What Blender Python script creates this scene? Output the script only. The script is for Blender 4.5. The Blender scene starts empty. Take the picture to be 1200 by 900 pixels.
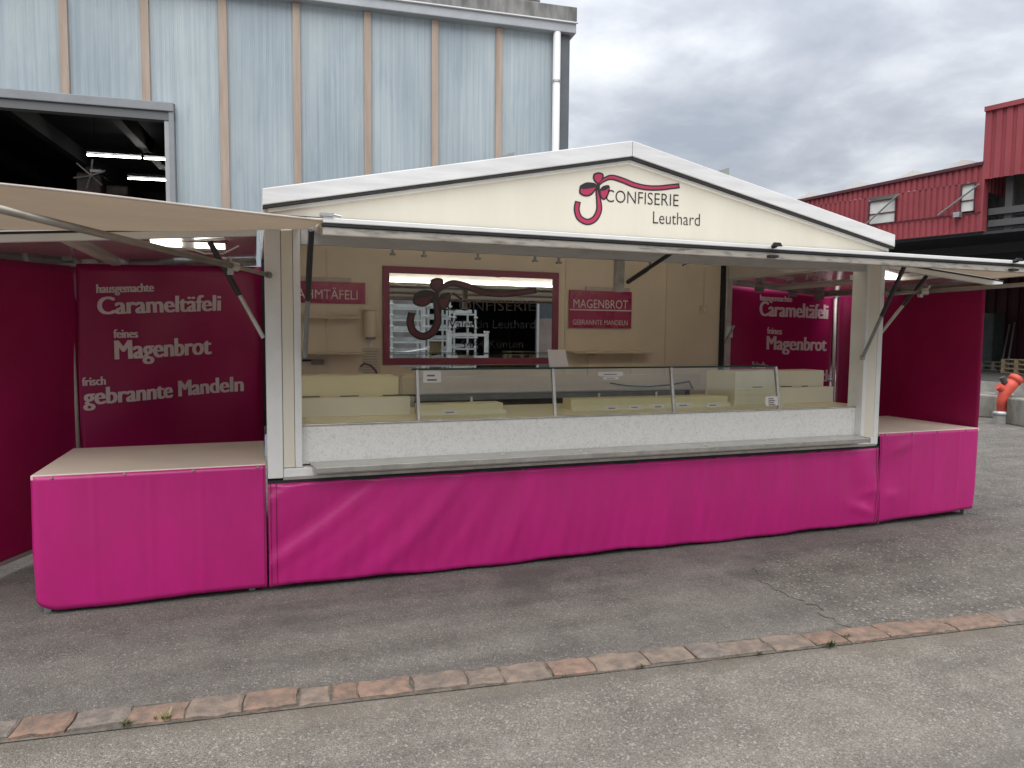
import bpy, bmesh, math, random
from mathutils import Vector, Matrix
random.seed(11)
S = bpy.context.scene
COL = S.collection
# ---------------------------------------------------------------- camera
YAW, PITCH, ROLL = math.radians(19.806), math.radians(-4.064), math.radians(.527)
CAM = Vector((-.0528, -4.5262, 1.6)); FPX = 832.0
FW = Vector((math.sin(YAW)*math.cos(PITCH), math.cos(YAW)*math.cos(PITCH), math.sin(PITCH)))
_r = Vector((math.cos(YAW), -math.sin(YAW), 0)); _u = _r.cross(FW)
RT = _r*math.cos(ROLL)+_u*math.sin(ROLL); UP = -_r*math.sin(ROLL)+_u*math.cos(ROLL)
cd = bpy.data.cameras.new('camera'); cam = bpy.data.objects.new('camera', cd); COL.objects.link(cam)
cd.sensor_width = 36; cd.lens = FPX/1200*36; cd.clip_end = 2000; cd.clip_start = .05
cam.matrix_world = Matrix(((RT.x, UP.x, -FW.x, CAM.x), (RT.y, UP.y, -FW.y, CAM.y), (RT.z, UP.z, -FW.z, CAM.z), (0, 0, 0, 1)))
S.camera = cam
S.render.resolution_x, S.render.resolution_y = 1024, 768
# ---------------------------------------------------------------- sky, sun, exposure
SUN_EL, SUN_AZ = math.radians(60), math.radians(203)      # azimuth clockwise from +Y: behind the camera, a little left
w = bpy.data.worlds.new('World'); S.world = w; w.use_nodes = True
nt = w.node_tree; nt.nodes.clear()
def N(t, **k):
    n = nt.nodes.new(t)
    for a, b in k.items(): setattr(n, a, b)
    return n
out = N('ShaderNodeOutputWorld'); bg = N('ShaderNodeBackground'); bg.inputs[1].default_value = 1.0
sky = N('ShaderNodeTexSky', sky_type='NISHITA', sun_disc=False, sun_elevation=SUN_EL, sun_rotation=SUN_AZ)
sc = N('ShaderNodeVectorMath', operation='SCALE'); sc.inputs[3].default_value = .08
nt.links.new(sky.outputs[0], sc.inputs[0])
tc = N('ShaderNodeTexCoord'); sep = N('ShaderNodeSeparateXYZ'); nt.links.new(tc.outputs['Generated'], sep.inputs[0])
zc = N('ShaderNodeMath', operation='MAXIMUM'); nt.links.new(sep.outputs[2], zc.inputs[0]); zc.inputs[1].default_value = 0.0
za = N('ShaderNodeMath', operation='ADD'); nt.links.new(zc.outputs[0], za.inputs[0]); za.inputs[1].default_value = .22
dx = N('ShaderNodeMath', operation='DIVIDE'); nt.links.new(sep.outputs[0], dx.inputs[0]); nt.links.new(za.outputs[0], dx.inputs[1])
dy = N('ShaderNodeMath', operation='DIVIDE'); nt.links.new(sep.outputs[1], dy.inputs[0]); nt.links.new(za.outputs[0], dy.inputs[1])
cmb = N('ShaderNodeCombineXYZ'); nt.links.new(dx.outputs[0], cmb.inputs[0]); nt.links.new(dy.outputs[0], cmb.inputs[1])
n1 = N('ShaderNodeTexNoise'); n1.inputs['Scale'].default_value = 2.1; n1.inputs['Detail'].default_value = 8; n1.inputs['Roughness'].default_value = .55; n1.inputs['Distortion'].default_value = .15
nt.links.new(cmb.outputs[0], n1.inputs['Vector'])
rmp = N('ShaderNodeValToRGB'); nt.links.new(n1.outputs['Fac'], rmp.inputs[0])
e = rmp.color_ramp.elements; e[0].position = .33; e[0].color = (.265, .29, .335, 1); e[1].position = .70; e[1].color = (.60, .615, .635, 1)
m_ = rmp.color_ramp.elements.new(.48); m_.color = (.36, .38, .42, 1)
# brightness of an overcast sky: three times brighter overhead than at the horizon
gr = N('ShaderNodeMath', operation='MULTIPLY_ADD'); nt.links.new(zc.outputs[0], gr.inputs[0]); gr.inputs[1].default_value = 1.40; gr.inputs[2].default_value = .475
sc2 = N('ShaderNodeVectorMath', operation='SCALE'); nt.links.new(rmp.outputs[0], sc2.inputs[0]); nt.links.new(gr.outputs[0], sc2.inputs[3])
mx = N('ShaderNodeMix', data_type='RGBA'); mx.inputs[0].default_value = .93
nt.links.new(sc.outputs[0], mx.inputs[6]); nt.links.new(sc2.outputs[0], mx.inputs[7])
nt.links.new(mx.outputs[2], bg.inputs[0]); nt.links.new(bg.outputs[0], out.inputs[0])
sd = bpy.data.lights.new('sun', 'SUN'); sd.energy = 1.5; sd.angle = math.radians(70); sd.color = (1, .97, .92)
so = bpy.data.objects.new('sun', sd); COL.objects.link(so)
_d = Vector((math.sin(SUN_AZ)*math.cos(SUN_EL), math.cos(SUN_AZ)*math.cos(SUN_EL), math.sin(SUN_EL)))
so.rotation_euler = _d.to_track_quat('Z', 'Y').to_euler(); so.location = (0, -6, 12)
vs = S.view_settings; vs.view_transform = 'Standard'; vs.look = 'None'; vs.gamma = 1; vs.exposure = 1.0
S.render.engine = 'CYCLES'
S.cycles.max_bounces = 10; S.cycles.diffuse_bounces = 5; S.cycles.glossy_bounces = 5; S.cycles.transmission_bounces = 8; S.cycles.transparent_max_bounces = 12
# ---------------------------------------------------------------- pixel -> point on a plane of the place
def ray(p): return FW+RT*((p[0]-600)/FPX)-UP*((p[1]-450)/FPX)
def onY(p, y): v = ray(p); return CAM+v*((y-CAM.y)/v.y)
def onX(p, x): v = ray(p); return CAM+v*((x-CAM.x)/v.x)
def onZ(p, z): v = ray(p); return CAM+v*((z-CAM.z)/v.z)
def onP(p, P, n): v = ray(p); return CAM+v*((P-CAM).dot(n)/v.dot(n))
# ---------------------------------------------------------------- materials
MATS = {}
def mat(name, col, rough=.5, spec=.5, metal=0, var=0, vscale=4, bump=0, bscale=60, col2=None, stretch=None, trans=0, coat=0, emit=None, detail=5, vlo=.38, vhi=.64):
    """principled material whose colour wanders between col and col2 (wear, dirt, age) with fine relief"""
    if name in MATS: return MATS[name]
    m = bpy.data.materials.new(name); m.use_nodes = True; MATS[name] = m
    t = m.node_tree; b = t.nodes['Principled BSDF']
    b.inputs['Base Color'].default_value = (*col, 1); b.inputs['Roughness'].default_value = rough
    b.inputs['Metallic'].default_value = metal; b.inputs['Specular IOR Level'].default_value = spec
    if coat: b.inputs['Coat Weight'].default_value = coat
    co = t.nodes.new('ShaderNodeTexCoord').outputs['Object']
    if stretch:
        mp = t.nodes.new('ShaderNodeMapping'); mp.inputs['Scale'].default_value = stretch; t.links.new(co, mp.inputs[0]); co = mp.outputs[0]
    if var or col2:
        n = t.nodes.new('ShaderNodeTexNoise'); n.inputs['Scale'].default_value = vscale; n.inputs['Detail'].default_value = detail; n.inputs['Roughness'].default_value = .62
        t.links.new(co, n.inputs['Vector'])
        r = t.nodes.new('ShaderNodeValToRGB'); t.links.new(n.outputs['Fac'], r.inputs[0])
        c2 = col2 or tuple(c*(1-var) for c in col)
        r.color_ramp.elements[0].position = vlo; r.color_ramp.elements[0].color = (*c2, 1)
        r.color_ramp.elements[1].position = vhi; r.color_ramp.elements[1].color = (*col, 1)
        t.links.new(r.outputs[0], b.inputs['Base Color'])
        rr = t.nodes.new('ShaderNodeMapRange'); t.links.new(n.outputs['Fac'], rr.inputs[0]); rr.inputs[3].default_value = min(1, rough+.12); rr.inputs[4].default_value = max(0.02, rough-.06)
        t.links.new(rr.outputs[0], b.inputs['Roughness'])
    if bump:
        n = t.nodes.new('ShaderNodeTexNoise'); n.inputs['Scale'].default_value = bscale; n.inputs['Detail'].default_value = 4; t.links.new(co, n.inputs['Vector'])
        bp = t.nodes.new('ShaderNodeBump'); bp.inputs['Strength'].default_value = bump; bp.inputs['Distance'].default_value = .01
        t.links.new(n.outputs['Fac'], bp.inputs['Height']); t.links.new(bp.outputs[0], b.inputs['Normal'])
    if emit: b.inputs['Emission Color'].default_value = (*emit[:3], 1); b.inputs['Emission Strength'].default_value = emit[3]
    if trans:
        o = t.nodes['Material Output']; tr = t.nodes.new('ShaderNodeBsdfTranslucent'); tr.inputs[0].default_value = (*col, 1)
        mxs = t.nodes.new('ShaderNodeMixShader'); mxs.inputs[0].default_value = trans
        t.links.new(b.outputs[0], mxs.inputs[1]); t.links.new(tr.outputs[0], mxs.inputs[2]); t.links.new(mxs.outputs[0], o.inputs[0])
    return m
WHITE = mat('white_profile', (.80, .80, .78), .38, var=.10, vscale=3)
WHITE2 = mat('white_roof_band', (.70, .705, .715), .4, col2=(.60, .60, .605), vscale=5, stretch=(.4, 1, 4))
CREAM = mat('cream_panel', (.715, .68, .585), .40, var=.06, vscale=1.3, stretch=(3, 1, .5), detail=8)
POSTCREAM = mat('cream_post', (.76, .71, .60), .42, var=.06, vscale=2)
BEIGE = mat('beige_lining', (.78, .67, .51), .38, var=.08, vscale=1.5)
BEIGE2 = mat('beige_board', (.72, .62, .47), .45, var=.1, vscale=2)
CEIL = mat('ceiling_lining', (.68, .63, .56), .35, var=.12, vscale=2)
ALU = mat('aluminium', (.62, .60, .56), .36, metal=.85, var=.25, vscale=9)
GRIME = mat('grimy_aluminium', (.46, .425, .37), .5, metal=.3, col2=(.17, .155, .135), vscale=7, vlo=.30, vhi=.52, stretch=(1, 1, 5))
STEEL = mat('galvanised_steel', (.55, .56, .56), .42, metal=.7, var=.3, vscale=14)
TUBE = mat('dull_tube', (.34, .31, .27), .45, metal=.6, var=.25, vscale=8)
BLACK = mat('black_rubber', (.018, .018, .02), .6, var=.3, vscale=12)
SPRING = mat('black_gas_spring', (.02, .02, .022), .35)
GREYP = mat('grey_plastic', (.26, .27, .26), .5, var=.2, vscale=8)
PINK = mat('magenta_tarp', (.52, .015, .195), .30, .5, col2=(.46, .015, .170), vscale=3.0, bump=.20, bscale=5, stretch=(1.6, 1.6, .55), detail=9)
MAROON = mat('maroon_tarp', (.47, .012, .130), .34, .5, col2=(.39, .010, .108), vscale=1.6, bump=.16, bscale=7, trans=.28)
SIGNRED = mat('sign_crimson', (.36, .011, .080), .25, .5, coat=.3, var=.04)
PRINT = mat('pale_print', (.80, .64, .66), .5, var=.06)
SIGNWHITE = mat('white_letter', (.74, .68, .66), .5, var=.03)
INK = mat('black_letter', (.022, .018, .02), .45)
INKPINK = mat('ribbon_pink', (.42, .035, .095), .4, var=.06)
FRAMEPINK = mat('mirror_frame_red', (.27, .045, .085), .38, var=.08)
TABLETOP = mat('table_top', (.80, .69, .57), .33, var=.08, vscale=2.5)
YEL = mat('pale_yellow_laminate', (.80, .735, .475), .36, var=.05, vscale=3)
YEL2 = mat('pale_cream_laminate', (.80, .76, .60), .36, var=.05, vscale=3)
PAPER = mat('paper', (.74, .71, .68), .7, var=.06)
AWNING = mat('beige_awning_cloth', (.42, .33, .235), .55, .3, var=.18, vscale=2.0, trans=.25)
WOOD = mat('pallet_wood', (.42, .32, .19), .75, var=.35, vscale=14, bump=.2)
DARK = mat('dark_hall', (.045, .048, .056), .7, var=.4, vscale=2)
CONC = mat('concrete', (.36, .35, .32), .85, col2=(.23, .22, .20), vscale=2.5, bump=.35, bscale=30)
CONCDARK = mat('weathered_concrete', (.29, .285, .275), .9, col2=(.13, .13, .125), vscale=5, stretch=(1, 1, .25), bump=.3, bscale=22)
MULL = mat('timber_mullion', (.44, .35, .285), .7, col2=(.36, .275, .22), vscale=4, stretch=(3, 3, .3), bump=.15, bscale=40)
DRIP = mat('grey_flashing', (.42, .44, .46), .45, metal=.3, var=.15, vscale=3)
FRAME = mat('grey_door_frame', (.27, .285, .30), .5, var=.15, vscale=3)
PIPE = mat('white_downpipe', (.74, .73, .74), .4, var=.06)
CORNER = mat('dark_corner_steel', (.12, .135, .15), .5, var=.2, vscale=4)
REDM = mat('red_corrugated_steel', (.34, .060, .072), .55, col2=(.27, .048, .058), vscale=.8)
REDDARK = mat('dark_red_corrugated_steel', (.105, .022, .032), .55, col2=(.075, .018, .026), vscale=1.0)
GREYCOR = mat('grey_corrugated_steel', (.25, .245, .23), .55, var=.25, vscale=1)
HYD = mat('hydrant_red', (.62, .085, .055), .45, var=.15, vscale=9)
WINP = mat('white_window_panel', (.76, .76, .72), .35, var=.12, vscale=3)
LAMPW = mat('lit_diffuser', (.9, .88, .84), .4, emit=(1, .94, .84, 3.0))
TUBEL = mat('lit_tube', (1, 1, 1), .4, emit=(1, .97, .9, 14.0))
STONE = [mat('kerb_stone_red', (.29, .19, .14), .92, col2=(.16, .12, .097), vscale=16, bump=.7, bscale=70),
         mat('kerb_stone_brown', (.26, .198, .155), .92, col2=(.155, .125, .105), vscale=15, bump=.7, bscale=70),
         mat('kerb_stone_grey', (.235, .195, .165), .92, col2=(.145, .124, .108), vscale=18, bump=.7, bscale=70),
         mat('kerb_stone_orange', (.275, .175, .125), .92, col2=(.15, .11, .09), vscale=16, bump=.7, bscale=70)]
LEAF = mat('weed_leaf', (.085, .105, .035), .7, var=.4, vscale=30)
DRY = mat('dry_grass', (.32, .27, .13), .8, var=.3, vscale=30)

def node_mat(name):
    m = bpy.data.materials.new(name); m.use_nodes = True; MATS[name] = m
    t = m.node_tree; return m, t, t.nodes['Principled BSDF']
def asphalt(name, base, dark, light, speck, cell=95, blot=.55, agg=1.0, kerbdirt=False):
    m, t, b = node_mat(name)
    L = t.links.new; co = t.nodes.new('ShaderNodeTexCoord').outputs['Object']
    def noise(s, d=5, r=.6):
        n = t.nodes.new('ShaderNodeTexNoise'); n.inputs['Scale'].default_value = s; n.inputs['Detail'].default_value = d; n.inputs['Roughness'].default_value = r; L(co, n.inputs['Vector']); return n.outputs['Fac']
    def ramp(f, p0, c0, p1, c1):
        r = t.nodes.new('ShaderNodeValToRGB'); L(f, r.inputs[0]); a = r.color_ramp.elements
        a[0].position, a[0].color, a[1].position, a[1].color = p0, (*c0, 1), p1, (*c1, 1); return r.outputs[0]
    def mixc(f, a, c, mode='MIX'):
        n = t.nodes.new('ShaderNodeMix'); n.data_type = 'RGBA'; n.blend_type = mode
        (L(f, n.inputs[0]) if not isinstance(f, float) else setattr(n.inputs[0], 'default_value', f)); L(a, n.inputs[6])
        if isinstance(c, tuple): n.inputs[7].default_value = (*c, 1)
        else: L(c, n.inputs[7])
        return n.outputs[2]
    big = ramp(noise(.55, 6, .65), .36, dark, .64, base)                    # broad wear and old oil
    mid = ramp(noise(3.2, 7, .7), .30, (.74, .73, .72), .72, (1.18, 1.17, 1.15))
    c = mixc(1.0, big, mid, 'MULTIPLY')
    v = t.nodes.new('ShaderNodeTexVoronoi'); v.inputs['Scale'].default_value = cell; L(co, v.inputs['Vector'])
    sp = t.nodes.new('ShaderNodeSeparateColor'); L(v.outputs['Color'], sp.inputs[0])
    c = mixc(agg, c, ramp(sp.outputs[0], 0, (.62, .62, .62), 1, (1.34, 1.32, 1.29)), 'MULTIPLY')   # aggregate stones
    v2 = t.nodes.new('ShaderNodeTexVoronoi'); v2.inputs['Scale'].default_value = cell*.62; L(co, v2.inputs['Vector'])
    s2 = t.nodes.new('ShaderNodeSeparateColor'); L(v2.outputs['Color'], s2.inputs[0])
    f = ramp(s2.outputs[1], 1-speck, (0, 0, 0), 1-speck+.02, (1, 1, 1))
    c = mixc(f, c, light)
    f3 = ramp(noise(1.3, 8, .72), .60, (0, 0, 0), .74, (.6, .6, .6))       # dusty patches
    c = mixc(f3, c, tuple(x*.75 for x in light))
    if kerbdirt:      # sand washed against the kerb
        dt = t.nodes.new('ShaderNodeVectorMath'); dt.operation = 'DOT_PRODUCT'; L(co, dt.inputs[0]); dt.inputs[1].default_value = (-.0951, -.9955, 0)
        ad = t.nodes.new('ShaderNodeMath'); ad.operation = 'MULTIPLY_ADD'; L(noise(2.6, 7, .7), ad.inputs[0]); ad.inputs[1].default_value = -.55; L(dt.outputs['Value'], ad.inputs[2])
        mr = t.nodes.new('ShaderNodeMapRange'); L(ad.outputs[0], mr.inputs[0]); mr.inputs[1].default_value = 1.15; mr.inputs[2].default_value = 1.36; mr.inputs[3].default_value = .8; mr.inputs[4].default_value = 0
        c = mixc(mr.outputs[0], c, (.165, .142, .115))
    # oil and water stains
    c = mixc(ramp(noise(.9, 3, .5), .62, (0, 0, 0), .70, (.55, .55, .55)), c, tuple(x*.62 for x in dark))
    # hair cracks, only in some places
    mpn = t.nodes.new('ShaderNodeTexNoise'); mpn.inputs['Scale'].default_value = 2.5; mpn.inputs['Detail'].default_value = 5; L(co, mpn.inputs['Vector'])
    va = t.nodes.new('ShaderNodeVectorMath'); va.operation = 'MULTIPLY_ADD'; L(mpn.outputs['Color'], va.inputs[0]); va.inputs[1].default_value = (.5, .5, .5); L(co, va.inputs[2])
    ve = t.nodes.new('ShaderNodeTexVoronoi'); ve.feature = 'DISTANCE_TO_EDGE'; ve.inputs['Scale'].default_value = .75; L(va.outputs[0], ve.inputs['Vector'])
    cr = ramp(ve.outputs['Distance'], .0015, (1, 1, 1), .006, (0, 0, 0)); cm = ramp(noise(.7, 2, .5), .50, (0, 0, 0), .58, (.28, .28, .28))
    c = mixc(mixc(1.0, cr, cm, 'MULTIPLY'), c, tuple(x*.4 for x in dark))
    # faint tyre streaks along the road
    mp = t.nodes.new('ShaderNodeMapping'); mp.inputs['Scale'].default_value = (.25, 5, 1); mp.inputs['Rotation'].default_value = (0, 0, .095); L(co, mp.inputs[0])
    ns = t.nodes.new('ShaderNodeTexNoise'); ns.inputs['Scale'].default_value = 1.0; ns.inputs['Detail'].default_value = 6; L(mp.outputs[0], ns.inputs['Vector'])
    c = mixc(1.0, c, ramp(ns.outputs['Fac'], .35, (.86, .86, .86), .65, (1.08, 1.08, 1.07)), 'MULTIPLY')
    L(c, b.inputs['Base Color']); b.inputs['Roughness'].default_value = .88; b.inputs['Specular IOR Level'].default_value = .3
    bp = t.nodes.new('ShaderNodeBump'); bp.inputs['Strength'].default_value = .75; bp.inputs['Distance'].default_value = .006
    L(v.outputs['Distance'], bp.inputs['Height']); bp.invert = True; L(bp.outputs[0], b.inputs['Normal'])
    return m
YARD = asphalt('yard_asphalt', (.205, .194, .179), (.155, .146, .135), (.31, .295, .27), .05, cell=210)
ROAD = asphalt('road_asphalt', (.245, .226, .202), (.212, .196, .175), (.35, .33, .30), .07, cell=190, kerbdirt=True)
ROUGH = asphalt('rough_asphalt', (.195, .183, .167), (.135, .127, .116), (.32, .30, .275), .06, cell=120)

def poly_mat():
    m, t, b = node_mat('polycarbonate_panel'); L = t.links.new
    co = t.nodes.new('ShaderNodeTexCoord').outputs['Object']
    def noise(s, sc_, d=5):
        mp = t.nodes.new('ShaderNodeMapping'); mp.inputs['Scale'].default_value = sc_; L(co, mp.inputs[0])
        n = t.nodes.new('ShaderNodeTexNoise'); n.inputs['Scale'].default_value = s; n.inputs['Detail'].default_value = d; L(mp.outputs[0], n.inputs['Vector']); return n.outputs['Fac']
    def ramp(f, p0, c0, p1, c1):
        r = t.nodes.new('ShaderNodeValToRGB'); L(f, r.inputs[0]); a = r.color_ramp.elements
        a[0].position, a[0].color, a[1].position, a[1].color = p0, (*c0, 1), p1, (*c1, 1); return r.outputs[0]
    def mul(a, c):
        n = t.nodes.new('ShaderNodeMix'); n.data_type = 'RGBA'; n.blend_type = 'MULTIPLY'; n.inputs[0].default_value = 1; L(a, n.inputs[6]); L(c, n.inputs[7]); return n.outputs[2]
    c = ramp(noise(1.1, (1, 1, .5)), .34, (.325, .385, .42), .66, (.44, .505, .53))
    c = mul(c, ramp(noise(1.0, (32, 32, .55), 3), .36, (.86, .88, .91), .60, (1.05, 1.04, 1.03)))   # the flutes of the sheet, some clouded with damp
    c = mul(c, ramp(noise(2.2, (4, 4, .8), 6), .58, (1, 1, 1), .75, (.86, .88, .92)))
    L(c, b.inputs['Base Color']); b.inputs['Roughness'].default_value = .33
    wv = t.nodes.new('ShaderNodeTexWave'); wv.bands_direction = 'X'; wv.inputs['Scale'].default_value = 14; L(co, wv.inputs['Vector'])
    bp = t.nodes.new('ShaderNodeBump'); bp.inputs['Strength'].default_value = .2; bp.inputs['Distance'].default_value = .01; L(wv.outputs['Fac'], bp.inputs['Height']); L(bp.outputs[0], b.inputs['Normal'])
    return m
POLY = poly_mat()
def laminate():
    m, t, b = node_mat('speckled_laminate'); L = t.links.new
    co = t.nodes.new('ShaderNodeTexCoord').outputs['Object']
    n = t.nodes.new('ShaderNodeTexNoise'); n.inputs['Scale'].default_value = 42; n.inputs['Detail'].default_value = 6; n.inputs['Roughness'].default_value = .65; n.inputs['Distortion'].default_value = 1.6; L(co, n.inputs['Vector'])
    r = t.nodes.new('ShaderNodeValToRGB'); L(n.outputs['Fac'], r.inputs[0]); a = r.color_ramp.elements
    a[0].position, a[0].color, a[1].position, a[1].color = .34, (.66, .645, .61, 1), .52, (.84, .825, .79, 1)
    L(r.outputs[0], b.inputs['Base Color']); b.inputs['Roughness'].default_value = .35
    return m
LAM = laminate()
def glass(name, tint=(.975, .985, .975)):
    m, t, b = node_mat(name); t.nodes.remove(b); o = t.nodes['Material Output']
    g = t.nodes.new('ShaderNodeBsdfGlossy'); g.inputs['Roughness'].default_value = .015; g.inputs[0].default_value = (.95, .97, .96, 1)
    tr = t.nodes.new('ShaderNodeBsdfTransparent'); tr.inputs[0].default_value = (*tint, 1)
    fr = t.nodes.new('ShaderNodeFresnel')
    ge = t.nodes.new('ShaderNodeNewGeometry'); io = t.nodes.new('ShaderNodeMath'); io.operation = 'MULTIPLY_ADD'; io.inputs[1].default_value = 1/1.5-1.5; io.inputs[2].default_value = 1.5
    t.links.new(ge.outputs['Backfacing'], io.inputs[0]); t.links.new(io.outputs[0], fr.inputs[0])
    mxs = t.nodes.new('ShaderNodeMixShader'); t.links.new(fr.outputs[0], mxs.inputs[0]); t.links.new(tr.outputs[0], mxs.inputs[1]); t.links.new(g.outputs[0], mxs.inputs[2]); t.links.new(mxs.outputs[0], o.inputs[0])
    return m
GLASS = glass('clear_glass')
GLASSEDGE = mat('green_glass_edge', (.02, .05, .04), .15, .6)
MIRROR, _t, _b = node_mat('mirror_silvering'); _b.inputs['Metallic'].default_value = 1; _b.inputs['Roughness'].default_value = .012; _b.inputs['Base Color'].default_value = (.58, .60, .585, 1)
GLOSSCEIL = mat('glossy_flap_lining', (.50, .47, .46), .10, .6, var=.1, vscale=2, coat=.5)

# ---------------------------------------------------------------- mesh helpers
class MB:
    def __init__(s): s.v = []; s.f = []
    def add(s, vs, fs):
        o = len(s.v); s.v += [tuple(v) for v in vs]; s.f += [tuple(i+o for i in f) for f in fs]; return s
    def box(s, a, b):
        (x0, y0, z0), (x1, y1, z1) = a, b
        return s.add([(x0, y0, z0), (x1, y0, z0), (x1, y1, z0), (x0, y1, z0), (x0, y0, z1), (x1, y0, z1), (x1, y1, z1), (x0, y1, z1)],
                     [(0, 3, 2, 1), (4, 5, 6, 7), (0, 1, 5, 4), (1, 2, 6, 5), (2, 3, 7, 6), (3, 0, 4, 7)])
    def hexa(s, p): return s.add(p, [(0, 3, 2, 1), (4, 5, 6, 7), (0, 1, 5, 4), (1, 2, 6, 5), (2, 3, 7, 6), (3, 0, 4, 7)])
    def bar(s, p, q, wx, wz, ref=(0, 0, 1)):
        """rectangular bar from p to q"""
        p, q = Vector(p), Vector(q); d = (q-p).normalized(); a = d.cross(Vector(ref))
        if a.length < 1e-4: a = d.cross(Vector((1, 0, 0)))
        a.normalize(); b = a.cross(d)
        c = [(-wx/2, -wz/2), (wx/2, -wz/2), (wx/2, wz/2), (-wx/2, wz/2)]
        pp = [p+a*i+b*j for i, j in c]+[q+a*i+b*j for i, j in c]
        return s.add(pp, [(3, 2, 1, 0), (4, 5, 6, 7), (0, 1, 5, 4), (1, 2, 6, 5), (2, 3, 7, 6), (3, 0, 4, 7)])
    def tube(s, pts, r, n=10, cap=True):
        pts = [Vector(p) for p in pts]; rr = r if isinstance(r, (list, tuple)) else [r]*len(pts); o = len(s.v)
        a = None
        for i, p in enumerate(pts):
            d = (pts[min(i+1, len(pts)-1)]-pts[max(i-1, 0)]).normalized()
            if a is None:
                a = d.cross(Vector((0, 0, 1)))
                if a.length < 1e-3: a = d.cross(Vector((1, 0, 0)))
            else: a = a-d*a.dot(d)
            a.normalize(); b = d.cross(a)
            for k in range(n):
                t = 2*math.pi*k/n; s.v.append(tuple(p+(a*math.cos(t)+b*math.sin(t))*rr[i]))
        for i in range(len(pts)-1):
            for k in range(n):
                s.f.append((o+i*n+k, o+i*n+(k+1) % n, o+(i+1)*n+(k+1) % n, o+(i+1)*n+k))
        if cap:
            s.f.append(tuple(o+k for k in reversed(range(n)))); s.f.append(tuple(o+(len(pts)-1)*n+k for k in range(n)))
        return s
    def grid(s, nu, nv, P):
        o = len(s.v)
        for j in range(nv+1):
            for i in range(nu+1): s.v.append(tuple(P(i/nu, j/nv)))
        for j in range(nv):
            for i in range(nu):
                a = o+j*(nu+1)+i; s.f.append((a, a+1, a+nu+2, a+nu+1))
        return s
    def extr(s, poly, d):
        """prism of polygon (3D points) pushed along d"""
        d = Vector(d); n = len(poly); p = [Vector(q) for q in poly]
        return s.add(p+[q+d for q in p], [tuple(reversed(range(n))), tuple(range(n, 2*n))]+[(i, (i+1) % n, n+(i+1) % n, n+i) for i in range(n)])
    def build(s, name, m, parent=None, bev=0, smooth=False, solid=0, recalc=True):
        me = bpy.data.meshes.new(name); me.from_pydata(s.v, [], s.f); me.update()
        if recalc:
            bm = bmesh.new(); bm.from_mesh(me); bmesh.ops.recalc_face_normals(bm, faces=bm.faces)
            bm.to_mesh(me); bm.free()
        for mm in (m if isinstance(m, list) else [m]): me.materials.append(mm)
        if smooth: me.polygons.foreach_set('use_smooth', [True]*len(me.polygons))
        o = bpy.data.objects.new(name, me); COL.objects.link(o)
        if parent is not None: o.parent = parent
        if solid:
            md = o.modifiers.new('thickness', 'SOLIDIFY'); md.thickness = solid; md.offset = 0
        if bev:
            md = o.modifiers.new('bevel', 'BEVEL'); md.width = bev; md.segments = 2; md.limit_method = 'ANGLE'
        return o
LOCS = {}
def thing(name, label, cat, group=None, loc=(0, 0, 0), kind=None):
    """an Empty at the thing's base; parts are written in world coordinates and shifted to it"""
    o = bpy.data.objects.new(name, None); COL.objects.link(o); o.empty_display_size = .1
    LOCS[o.name] = loc
    if kind: o['kind'] = kind
    return tag(o, label, cat, group)
def tag(o, label, cat, group=None):
    if label: o['label'] = label
    if cat: o['category'] = cat
    if group: o['group'] = group
    return o
def struct(o): o['kind'] = 'structure'; return o
def stuff(o): o['kind'] = 'stuff'; return o
def copy_tree(o, parent=None):
    c = o.copy(); COL.objects.link(c); c.parent = parent
    for ch in o.children: copy_tree(ch, c)
    return c
# ---- lettering: flat print mapped onto a surface
_fonts = {}
def text_mesh(s, bold=0.0, space=1.0):
    cu = bpy.data.curves.new('lettering', 'FONT'); cu.body = s; cu.size = 1; cu.offset = bold; cu.space_character = space; cu.resolution_u = 4; cu.fill_mode = 'FRONT'
    o = bpy.data.objects.new('lettering', cu); COL.objects.link(o)
    dg = bpy.context.evaluated_depsgraph_get(); dg.update()
    me = bpy.data.meshes.new_from_object(o.evaluated_get(dg)); COL.objects.unlink(o); bpy.data.objects.remove(o)
    return me
def cap_h(bold=0.0):
    me = text_mesh('H', bold); return max(v.co.y for v in me.vertices)
CAP = {}
def lettering(s, p0, p1, h, fn, m, parent, name='lettering', bold=0.0, space=1.0, fat=0):
    """p0,p1: base line ends, h: capital height, all in the 2D coordinates that fn maps to the surface"""
    if bold not in CAP: CAP[bold] = cap_h(bold)
    me = text_mesh(s, bold, space); xs = [v.co.x for v in me.vertices]; x0, x1 = min(xs), max(xs)
    for v in me.vertices:
        t = (v.co.x-x0)/(x1-x0); k = v.co.y/CAP[bold]*h
        v.co = fn((p0[0]+(p1[0]-p0[0])*t, p0[1]+(p1[1]-p0[1])*t), k)
    if fat:
        d = Vector(fn(p1, 0))-Vector(fn(p0, 0)); d.normalize(); nn = d.cross(Vector((0, 0, 1)))
        n0 = len(me.vertices); vs_ = [v.co.copy() for v in me.vertices]; fs_ = [tuple(p.vertices) for p in me.polygons]
        V, Fc = [], []
        for i, q in enumerate((-1, -.5, 0, .5, 1)):
            V += [v+d*(q*fat)+nn*(.0004*i) for v in vs_]; Fc += [tuple(a+i*n0 for a in f) for f in fs_]
        me = bpy.data.meshes.new(name); me.from_pydata(V, [], Fc); me.update()
    me.materials.append(m); o = bpy.data.objects.new(name, me); COL.objects.link(o); o.parent = parent
    return o
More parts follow.
